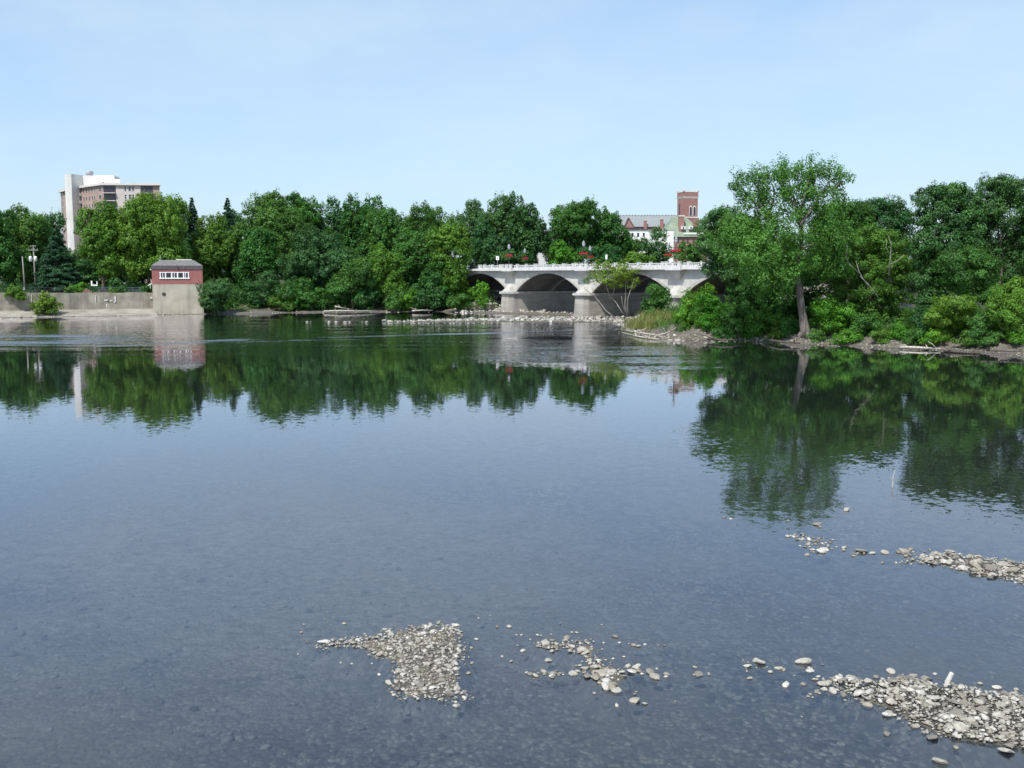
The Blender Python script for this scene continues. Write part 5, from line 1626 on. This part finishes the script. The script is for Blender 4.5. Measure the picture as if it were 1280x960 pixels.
s = (u * 205) / (ca - u * sa)
t = thing('globe_lamp', 'white globe lamp at the dark left end of the parapet', 'street lamp', bw_(s, .2, 8.98))
MB().lathe([(.1, 0), (.06, .3), (.05, 1.5)], n=8).build('post', M['metal_dark'], t)
MB().lathe([(.05, 1.5), (.22, 1.58), (.32, 1.8), (.22, 2.02), (.05, 2.1)], n=14).build('globe', M['lamp_glass'], t, smooth=True)

# ------------------------------------------------------------------ tower block
Dc = 360.0
def wq(px, D): return (pt(px, 345, D)[0], D)
zr_ = 345
C0 = wq(133, Dc); RT = wq(203.5, 361.5); LT = wq(96, 377); LL = wq(80.5, 393)
ab = thing('apartment_tower', 'tall pinkish brick apartment block with a white stair slab above the maples', 'building', (C0[0], C0[1], 4))
L_ = lambda p: (p[0] - C0[0], p[1] - C0[1])
top = pt(133, 231.5, Dc)[2] - 4
plan = [(0, 0), L_(RT), (L_(RT)[0] - 9, 22), (L_(LT)[0] - 4, 34), L_(LL), L_(LT)]
mb = MB(); mb.prism(plan, -1, top); mb.build('brick_wall', M['brick_pink'], ab)
big = lambda k, z0, z1: MB().prism([(p[0] * k[0] + k[1], p[1] * k[0] + k[2]) for p in plan], z0, z1)
MB().prism([(-.1, -.9), (L_(RT)[0] + .8, L_(RT)[1] - .9), (L_(RT)[0] - 8.5, 22.5), (L_(LT)[0] - 4, 34.6), (L_(LL)[0] - .9, L_(LL)[1] - .1), (L_(LT)[0] - .6, L_(LT)[1] - .7)], top + .003, top + .75).build('roof_slab', M['cream'], ab)


def face(a, b):
    a, b = Vector(a), Vector(b); d = (b - a); Ln = d.length; d.normalize(); n = Vector((d.y, -d.x))
    return a, d, n, Ln


def fbox(mb, fc, u0, u1, o0, o1, z0, z1):
    a, d, n, Ln = fc
    p = [a + d * u0 + n * o1, a + d * u1 + n * o1, a + d * u1 + n * o0, a + d * u0 + n * o0]
    mb.prism([(q_.x, q_.y) for q_ in p], z0, z1)
    return mb


FR = face((0, 0), L_(RT)); FL = face(L_(LT), (0, 0)); FE = face(L_(LL), L_(LT))
fh = 2.72
uR = lambda px: (pt(px, 345, Dc)[0] - C0[0])
for k in range(7):
    zt_ = top - k * fh
    zlo = zt_ - fh
    # right face
    for (a, b) in ((134.2, 148.6), (179.5, 193.6)):
        mb = MB(); fbox(mb, FR, uR(a), uR(b), -.02, .05, zlo + .15, zt_ - .12); w = mb.build('balcony_opening', M['recess'], ab)
        mb = MB(); fbox(mb, FR, uR(a) - .1, uR(b) + .1, .052, 1.35, zlo - .12, zlo + .1); w = mb.build('balcony', M['cream'], ab)
        mb = MB(); fbox(mb, FR, uR(a), uR(b), 1.25, 1.31, zlo + .95, zlo + 1.05)
        for j in range(14): fbox(mb, FR, uR(a) + (uR(b) - uR(a)) * j / 13.5, uR(a) + (uR(b) - uR(a)) * j / 13.5 + .05, 1.26, 1.30, zlo + .102, zlo + .95)
        mb.build('balcony_rail', M['metal_dark'], w)
    for (a, b) in ((159, 161.8), (163.8, 167.5), (168.3, 171.2)):
        mb = MB(); fbox(mb, FR, uR(a), uR(b), .11, .16, zlo + .7, zt_ - .35); w = mb.build('window', M['white_paint'], ab)
        mb = MB(); fbox(mb, FR, uR(a) + .1, uR(b) - .1, .161, .18, zlo + .8, zlo + 1.45); fbox(mb, FR, uR(a) + .1, uR(b) - .1, .161, .18, zlo + 1.55, zt_ - .45); mb.build('pane', M['glass_dark'], w)
    # left face
    Ln = FL[3]
    mb = MB(); fbox(mb, FL, .3, Ln * .29, -.02, .05, zlo + .15, zt_ - .12); mb.build('balcony_opening', M['recess'], ab)
    mb = MB(); fbox(mb, FL, .2, Ln * .30, .052, 1.5, zlo - .12, zlo + .9); mb.build('balcony', M['cream_pink'], ab)
    for u in (.36, .45, .54, .64, .72, .88):
        wd = .9 if u < .8 else 1.9
        mb = MB(); fbox(mb, FL, Ln * u, Ln * u + wd, -.02, .06, zlo + .75, zt_ - .45); w = mb.build('window', M['cream'], ab)
        mb = MB(); fbox(mb, FL, Ln * u + .1, Ln * u + wd - .1, .061, .09, zlo + .85, zt_ - .55); mb.build('pane', M['glass_dark'], w)
    Le = FE[3]
    for u in (.1, .4, .7):
        mb = MB(); fbox(mb, FE, Le * u, Le * u + 2.0, -.02, .06, zlo + .5, zt_ - .35); w = mb.build('window', M['cream_pink'], ab)
        mb = MB(); fbox(mb, FE, Le * u + .12, Le * u + 1.88, .061, .09, zlo + .6, zt_ - .45); mb.build('pane', M['glass_dark'], w)
mb = MB(); fbox(mb, FR, uR(149.2), uR(158.4), -.02, .15, 0, top - .02); fbox(mb, FR, uR(172), uR(178.8), -.02, .15, 0, top - .02); mb.build('cream_panel', M['cream_pink'], ab)
mb = MB(); fbox(mb, FR, uR(158.41), uR(171.99), -.02, .105, 0, top - .02); mb.build('window_panel', M['cream_pink'], ab)
# white stair slab and penthouse
st = pt(92, 218.5, 372)[2] - 4
sx0, sx1, sx2 = pt(89.3, 345, 374)[0] - C0[0], pt(97, 345, 370)[0] - C0[0], pt(102.5, 345, 374)[0] - C0[0]
MB().prism([(sx0, 12), (sx1, 8.5), (sx1 + 2, 14), (sx0 + 1.5, 18)], -1, st).build('stair_tower', M['panel_white'], ab)
MB().prism([(sx1 + .05, 12.5), (sx2, 13.5), (sx2 + 3, 20), (sx1 + 3, 20)], top + .76, st - .2).build('lift_tower', M['cream_pink'], ab)
px_ = lambda p, d: pt(p, 345, d)[0] - C0[0]
MB().prism([(px_(102.6, 374), 14), (px_(148, 372), 12), (px_(152, 380), 22), (px_(108, 384), 26)], top + .76, st - .1).build('penthouse', M['panel_white'], ab)
MB().prism([(px_(138, 364), 6), (px_(152, 364), 6), (px_(152, 368), 10), (px_(138, 368), 10)], top + .76, top + 2.6).build('penthouse_box', M['white_paint'], ab)
MB().lathe([(1.2, 0), (1.2, .4), (1.0, .45), (1.35, 1.0), (1.35, 1.7), (1.1, 2.1), (.4, 2.3)], n=14).build('cooling_tower', M['metal_grey'], ab, loc=(px_(117.5, 378), 18, st - .1))
MB().box(-.35, .35, -.05, 0, 0, .6).build('vent', M['metal_dark'], ab, loc=(px_(126.5, 366.5), 11.9, top + 1.5))

# ------------------------------------------------------------------ church and town buildings beyond
D = 470.0
ct = thing('church_tower', 'square red brick church tower with twin arched openings', 'church tower', (pt(853, 345, D)[0], D, 4))
P0 = (0, 0); PR = (pt(870.5, 345, D + 2)[0] - ct.location[0], 2.0); PL_ = (pt(845.3, 345, D + 5)[0] - ct.location[0], 5.5)
PB = (PR[0] + PL_[0], PR[1] + PL_[1])
zt = lambda py: pt(853, py, D)[2] - 4
plan = [P0, PR, PB, PL_]
def grow(pl, e):
    c = (sum(p[0] for p in pl) / 4, sum(p[1] for p in pl) / 4)
    return [(c[0] + (p[0] - c[0]) * (1 + e), c[1] + (p[1] - c[1]) * (1 + e)) for p in pl]
MB().prism(plan, -1, zt(248)).build('brick_shaft', M['brick_church'], ct)
MB().loft([(*p, zt(248) + .01) for p in grow(plan, .02)], [(*p, zt(245.5)) for p in grow(plan, .10)]).build('cornice', M['cream'], ct)
pp = MB().prism(grow(plan, .03), zt(245.5) + .01, zt(240)).build('parapet', M['brick_church'], ct)
MB().prism(grow(plan, .06), zt(240) + .01, zt(239)).build('coping', M['cream'], pp)
for p in grow(plan, .03): MB().lathe([(.45, 0), (.45, .6), (.3, .7), (.02, 1.5)], c=(p[0], p[1], zt(239)), n=8).build('pinnacle', M['cream_pink'], ct)
fc = face(P0, PR)
for u in (.50, .77):
    hz0, hz1 = zt(270), zt(260)
    w = 1.05
    uc = fc[3] * u
    mb = MB()
    fbox(mb, fc, uc - w / 2 - .25, uc + w / 2 + .25, -.02, .10, hz0, hz1)
    for k in range(7):
        a0 = math.pi * k / 7; a1 = math.pi * (k + 1) / 7
        xm = (w / 2 + .25) * math.cos((a0 + a1) / 2)
        fbox(mb, fc, uc - abs(xm), uc + abs(xm), -.02, .10 + .002 * k, hz1 + .001 + (w) * math.sin(a0) * .99 * (k < 4) * 1.0, hz1 + .02 + w * max(math.sin(a1), math.sin(a0)) * 1.15) if k < 3 else None
    f_ = mb.build('belfry_window', M['cream'], ct)
    mb = MB(); fbox(mb, fc, uc - w / 2, uc + w / 2, .11, .14, hz0 + .2, hz1); fbox(mb, fc, uc - w * .36, uc + w * .36, .11, .141, hz1 + .001, hz1 + w * .55)
    mb.build('louvre', M['recess'], f_)
mb = MB(); fbox(mb, face(PL_, P0), 1.6, 2.6, -.02, .06, zt(268), zt(255)); mb.build('slit_window', M['recess'], ct)
mb = MB(); fbox(mb, fc, -.1, fc[3] + .1, -.02, .2, zt(272.5), zt(270.8)); mb.build('string_course', M['cream'], ct)

D = 462.0
ch = thing('church_hall', 'long slate roofed brick hall with a small gable beside the church tower', 'church', (pt(812, 345, D)[0], D, 4))
X_ = lambda px, d=D: pt(px, 345, d)[0] - ch.location[0]
Z_ = lambda py, d=D: pt(812, py, d)[2] - 4
xa, xb = X_(772), X_(848)
MB().box(xa, xb, 0, 14, -1, Z_(283.5)).build('wall', M['brick_church'], ch)
rl = MB().poly([(xa - .4, -.6, Z_(283.5)), (xb, -.6, Z_(283.5)), (xb, 7, Z_(268.5) + .0), (xa - .4, 7, Z_(268.5)), (xb, 14.6, Z_(283.5)), (xa - .4, 14.6, Z_(283.5)), ],
          [(0, 1, 2, 3), (3, 2, 4, 5), (0, 3, 5), (1, 4, 2), (0, 5, 4, 1)]).build('roof', M['slate'], ch)
mb = MB()
for k in range(20): mb.box(xa + (xb - xa) * k / 20, xa + (xb - xa) * k / 20 + .7, 6.8, 7.2, Z_(268.5) - .1, Z_(268.5) + .42)
mb.box(xa, xb, 6.85, 7.15, Z_(268.5) - .15, Z_(268.5) + .12)
mb.build('ridge_crest', M['slate'], rl)
ga, gb, gc = X_(779.5), X_(791.5), X_(785)
gd = MB().poly([(ga, -.5, Z_(285)), (gb, -.5, Z_(285)), (gc, -.5, Z_(272.8)), (ga, 6, Z_(285)), (gb, 6, Z_(285)), (gc, 6, Z_(272.8))], [(0, 1, 2), (3, 5, 4), (0, 2, 5, 3), (1, 4, 5, 2), (0, 3, 4, 1)]).build('gable', M['brick_church'], ch)
mb = MB()
mb.loft([(ga - .5, -.8, Z_(285)), (ga - .1, -.8, Z_(285)), (gc, -.8, Z_(273.0)), (gc, -.8, Z_(272))], [(ga - .5, 6, Z_(285)), (ga - .1, 6, Z_(285)), (gc, 6, Z_(273.0)), (gc, 6, Z_(272))])
mb.loft([(gb + .1, -.8, Z_(285)), (gb + .5, -.8, Z_(285)), (gc, -.8, Z_(272)), (gc, -.8, Z_(273.0))], [(gb + .1, 6, Z_(285)), (gb + .5, 6, Z_(285)), (gc, 6, Z_(272)), (gc, 6, Z_(273.0))])
mb.build('barge_board', M['shingle_dark'], gd)
for px, y0, y1 in ((805.5, 287, 276), (826, 287, 274.5)):
    c_ = MB().box(X_(px - 1.8), X_(px + 1.8), -1.2, 0.2, Z_(y0) - 2, Z_(y1)).build('chimney', M['brick_church'], ch)
    MB().box(X_(px - 2.3), X_(px + 2.3), -1.4, .4, Z_(y1) + .002, Z_(y1) + .45).build('chimney_cap', M['cream_pink'], c_)

D = 425.0
gb_ = thing('green_roofed_hall', 'brick hall under a wide green copper hipped roof with white dormers', 'building', (pt(852, 345, D)[0], D, 4))
X_ = lambda px, d=D: pt(px, 345, d)[0] - gb_.location[0]
Z_ = lambda py, d=D: pt(852, py, d)[2] - 4
MB().box(X_(828), X_(884), 0, 16, -1, Z_(296)).build('wall', M['brick_church'], gb_)
gr = MB().loft([(X_(826), -.8, Z_(296)), (X_(886), -.8, Z_(296)), (X_(886), 17, Z_(296)), (X_(826), 17, Z_(296))], [(X_(843), 5, Z_(270.5)), (X_(858), 5, Z_(270.5)), (X_(858), 11, Z_(270.5)), (X_(843), 11, Z_(270.5))]).build('roof', M['copper'], gb_)
for px in (853, 862.5):
    d_ = MB().box(X_(px - 2.5), X_(px + 2.5), -.3, 3, Z_(286.5), Z_(283)).build('dormer', M['white_paint'], gr)
    MB().box(X_(px - 1), X_(px + 1), -.34, -.301, Z_(286), Z_(283.6)).build('pane', M['glass_dark'], d_)
for px, y1 in ((851, 270.5), (869.5, 272.5)):
    c_ = MB().box(X_(px - 3.2), X_(px + 3.2), .6, 2.6, Z_(290), Z_(y1)).build('chimney', M['brick_church'], gb_)
    MB().box(X_(px - 3.7), X_(px + 3.7), .4, 2.8, Z_(y1) + .002, Z_(y1) + .5).build('chimney_cap', M['cream'], c_)
MB().box(X_(853), X_(880), -.9, -.801, Z_(292.5), Z_(291)).build('gutter', M['white_paint'], gb_)
for px in (847, 853, 859, 866): MB().box(X_(px - 1), X_(px + 1), -.08, -.002, Z_(304), Z_(299)).build('window', M['glass_dark'], gb_)

D = 395.0
wb = thing('white_building', 'plain white walled flat roofed building left of the green roof', 'building', (pt(829, 345, D)[0], D, 4))
X_ = lambda px, d=D: pt(px, 345, d)[0] - wb.location[0]
Z_ = lambda py, d=D: pt(829, py, d)[2] - 4
MB().box(X_(815), X_(841.3), 0, 12, -1, Z_(288)).build('wall', M['white_paint'], wb)
MB().box(X_(814.7), X_(841.6), -.15, 12.2, Z_(288) + .002, Z_(287.4)).build('coping', M['concrete'], wb)
wb2 = thing('white_building', 'low white building with a dark flat roof edge under the brick gable', 'building', (pt(796, 345, D)[0], D + 12, 4))
X_ = lambda px, d=D + 12: pt(px, 345, d)[0] - wb2.location[0]
Z_ = lambda py, d=D + 12: pt(796, py, d)[2] - 4
MB().box(X_(772), X_(812), 0, 10, -1, Z_(287.5)).build('wall', M['white_paint'], wb2)
MB().box(X_(771.5), X_(812.5), -.4, 10.3, Z_(287.5) + .002, Z_(286)).build('roof_edge', M['shingle_dark'], wb2)
for px in (790, 797, 804): MB().box(X_(px - 1.3), X_(px + 1.3), -.06, -.002, Z_(296), Z_(291)).build('window', M['glass_dark'], wb2)
D = 335.0
wh = thing('white_house', 'white house half seen through the trees behind the middle of the bridge', 'house', (pt(684, 345, D)[0], D, 4))
X_ = lambda px: pt(px, 345, D)[0] - wh.location[0]
Z_ = lambda py: pt(684, py, D)[2] - 4
MB().box(X_(672), X_(697), 0, 9, -1, Z_(300)).build('wall', M['concrete_white'], wh)
MB().poly([(X_(671), -.5, Z_(300)), (X_(698), -.5, Z_(300)), (X_(698), 9.5, Z_(300)), (X_(671), 9.5, Z_(300)), (X_(671), 4.5, Z_(290)), (X_(698), 4.5, Z_(290))], [(0, 1, 5, 4), (2, 3, 4, 5), (0, 4, 3), (1, 2, 5), (0, 3, 2, 1)]).build('roof', M['shingle'], wh)
for px in (677, 684, 691): MB().box(X_(px - 1.2), X_(px + 1.2), -.06, -.002, Z_(312), Z_(305)).build('window', M['glass_dark'], wh)

# ------------------------------------------------------------------ light, sky, camera
sd = Vector((-0.25, -0.50, 0.82)).normalized()
el = math.asin(sd.z); az = math.atan2(sd.x, sd.y)
sun = bpy.data.lights.new('sun', 'SUN'); sun.energy = 4.2; sun.angle = R(0.53); sun.color = (1.0, 0.955, 0.88)
so = bpy.data.objects.new('sun', sun); COL.objects.link(so)
so.rotation_euler = (-sd).to_track_quat('-Z', 'Y').to_euler()
w = bpy.data.worlds.new('World'); SC.world = w; w.use_nodes = True
nt = w.node_tree; nt.nodes.clear()
wo = nt.nodes.new('ShaderNodeOutputWorld'); bg = nt.nodes.new('ShaderNodeBackground')
sk = nt.nodes.new('ShaderNodeTexSky'); sk.sky_type = 'NISHITA'; sk.sun_disc = False
sk.sun_elevation = el; sk.sun_rotation = az % (2 * math.pi)
sk.altitude = 0; sk.air_density = 1.0; sk.dust_density = 1.2; sk.ozone_density = 2.0
gm = nt.nodes.new('ShaderNodeGamma'); gm.inputs[1].default_value = 0.48
nt.links.new(sk.outputs[0], gm.inputs[0])
vm = nt.nodes.new('ShaderNodeVectorMath'); vm.operation = 'MULTIPLY'; vm.inputs[1].default_value = (1.72, 2.08, 2.42)
nt.links.new(gm.outputs[0], vm.inputs[0])
# faint high cirrus
tc = nt.nodes.new('ShaderNodeTexCoord'); mpn = nt.nodes.new('ShaderNodeMapping'); mpn.inputs['Scale'].default_value = (2.2, 2.2, 6.0)
nt.links.new(tc.outputs['Generated'], mpn.inputs[0])
cl_ = remap(nt, noise(nt, 1.6, 5, mpn.outputs[0], 0.6), 0.38, 0.70, 0.0, 0.42)
nt.links.new(mixc(nt, cl_, vm.outputs[0], (4.0, 4.7, 5.3)), bg.inputs[0]); bg.inputs[1].default_value = 0.15
nt.links.new(bg.outputs[0], wo.inputs[0])

cam = bpy.data.cameras.new('camera'); co = bpy.data.objects.new('camera', cam); COL.objects.link(co)
cam.sensor_width = 36; cam.lens = 36 * F / 1280.0; cam.clip_start = 0.1; cam.clip_end = 20000
co.location = (0, 0, H); co.rotation_euler = (R(90) - TH, 0, 0)
SC.camera = co
SC.view_settings.view_transform = 'Standard'
SC.view_settings.look = 'None'
SC.view_settings.exposure = 0.3
SC.view_settings.gamma = 1.0
SC.view_settings.use_curve_mapping = False
SC.cycles.max_bounces = 8
SC.cycles.diffuse_bounces = 3
SC.cycles.glossy_bounces = 3
SC.cycles.transparent_max_bounces = 12
SC.cycles.use_denoising = True
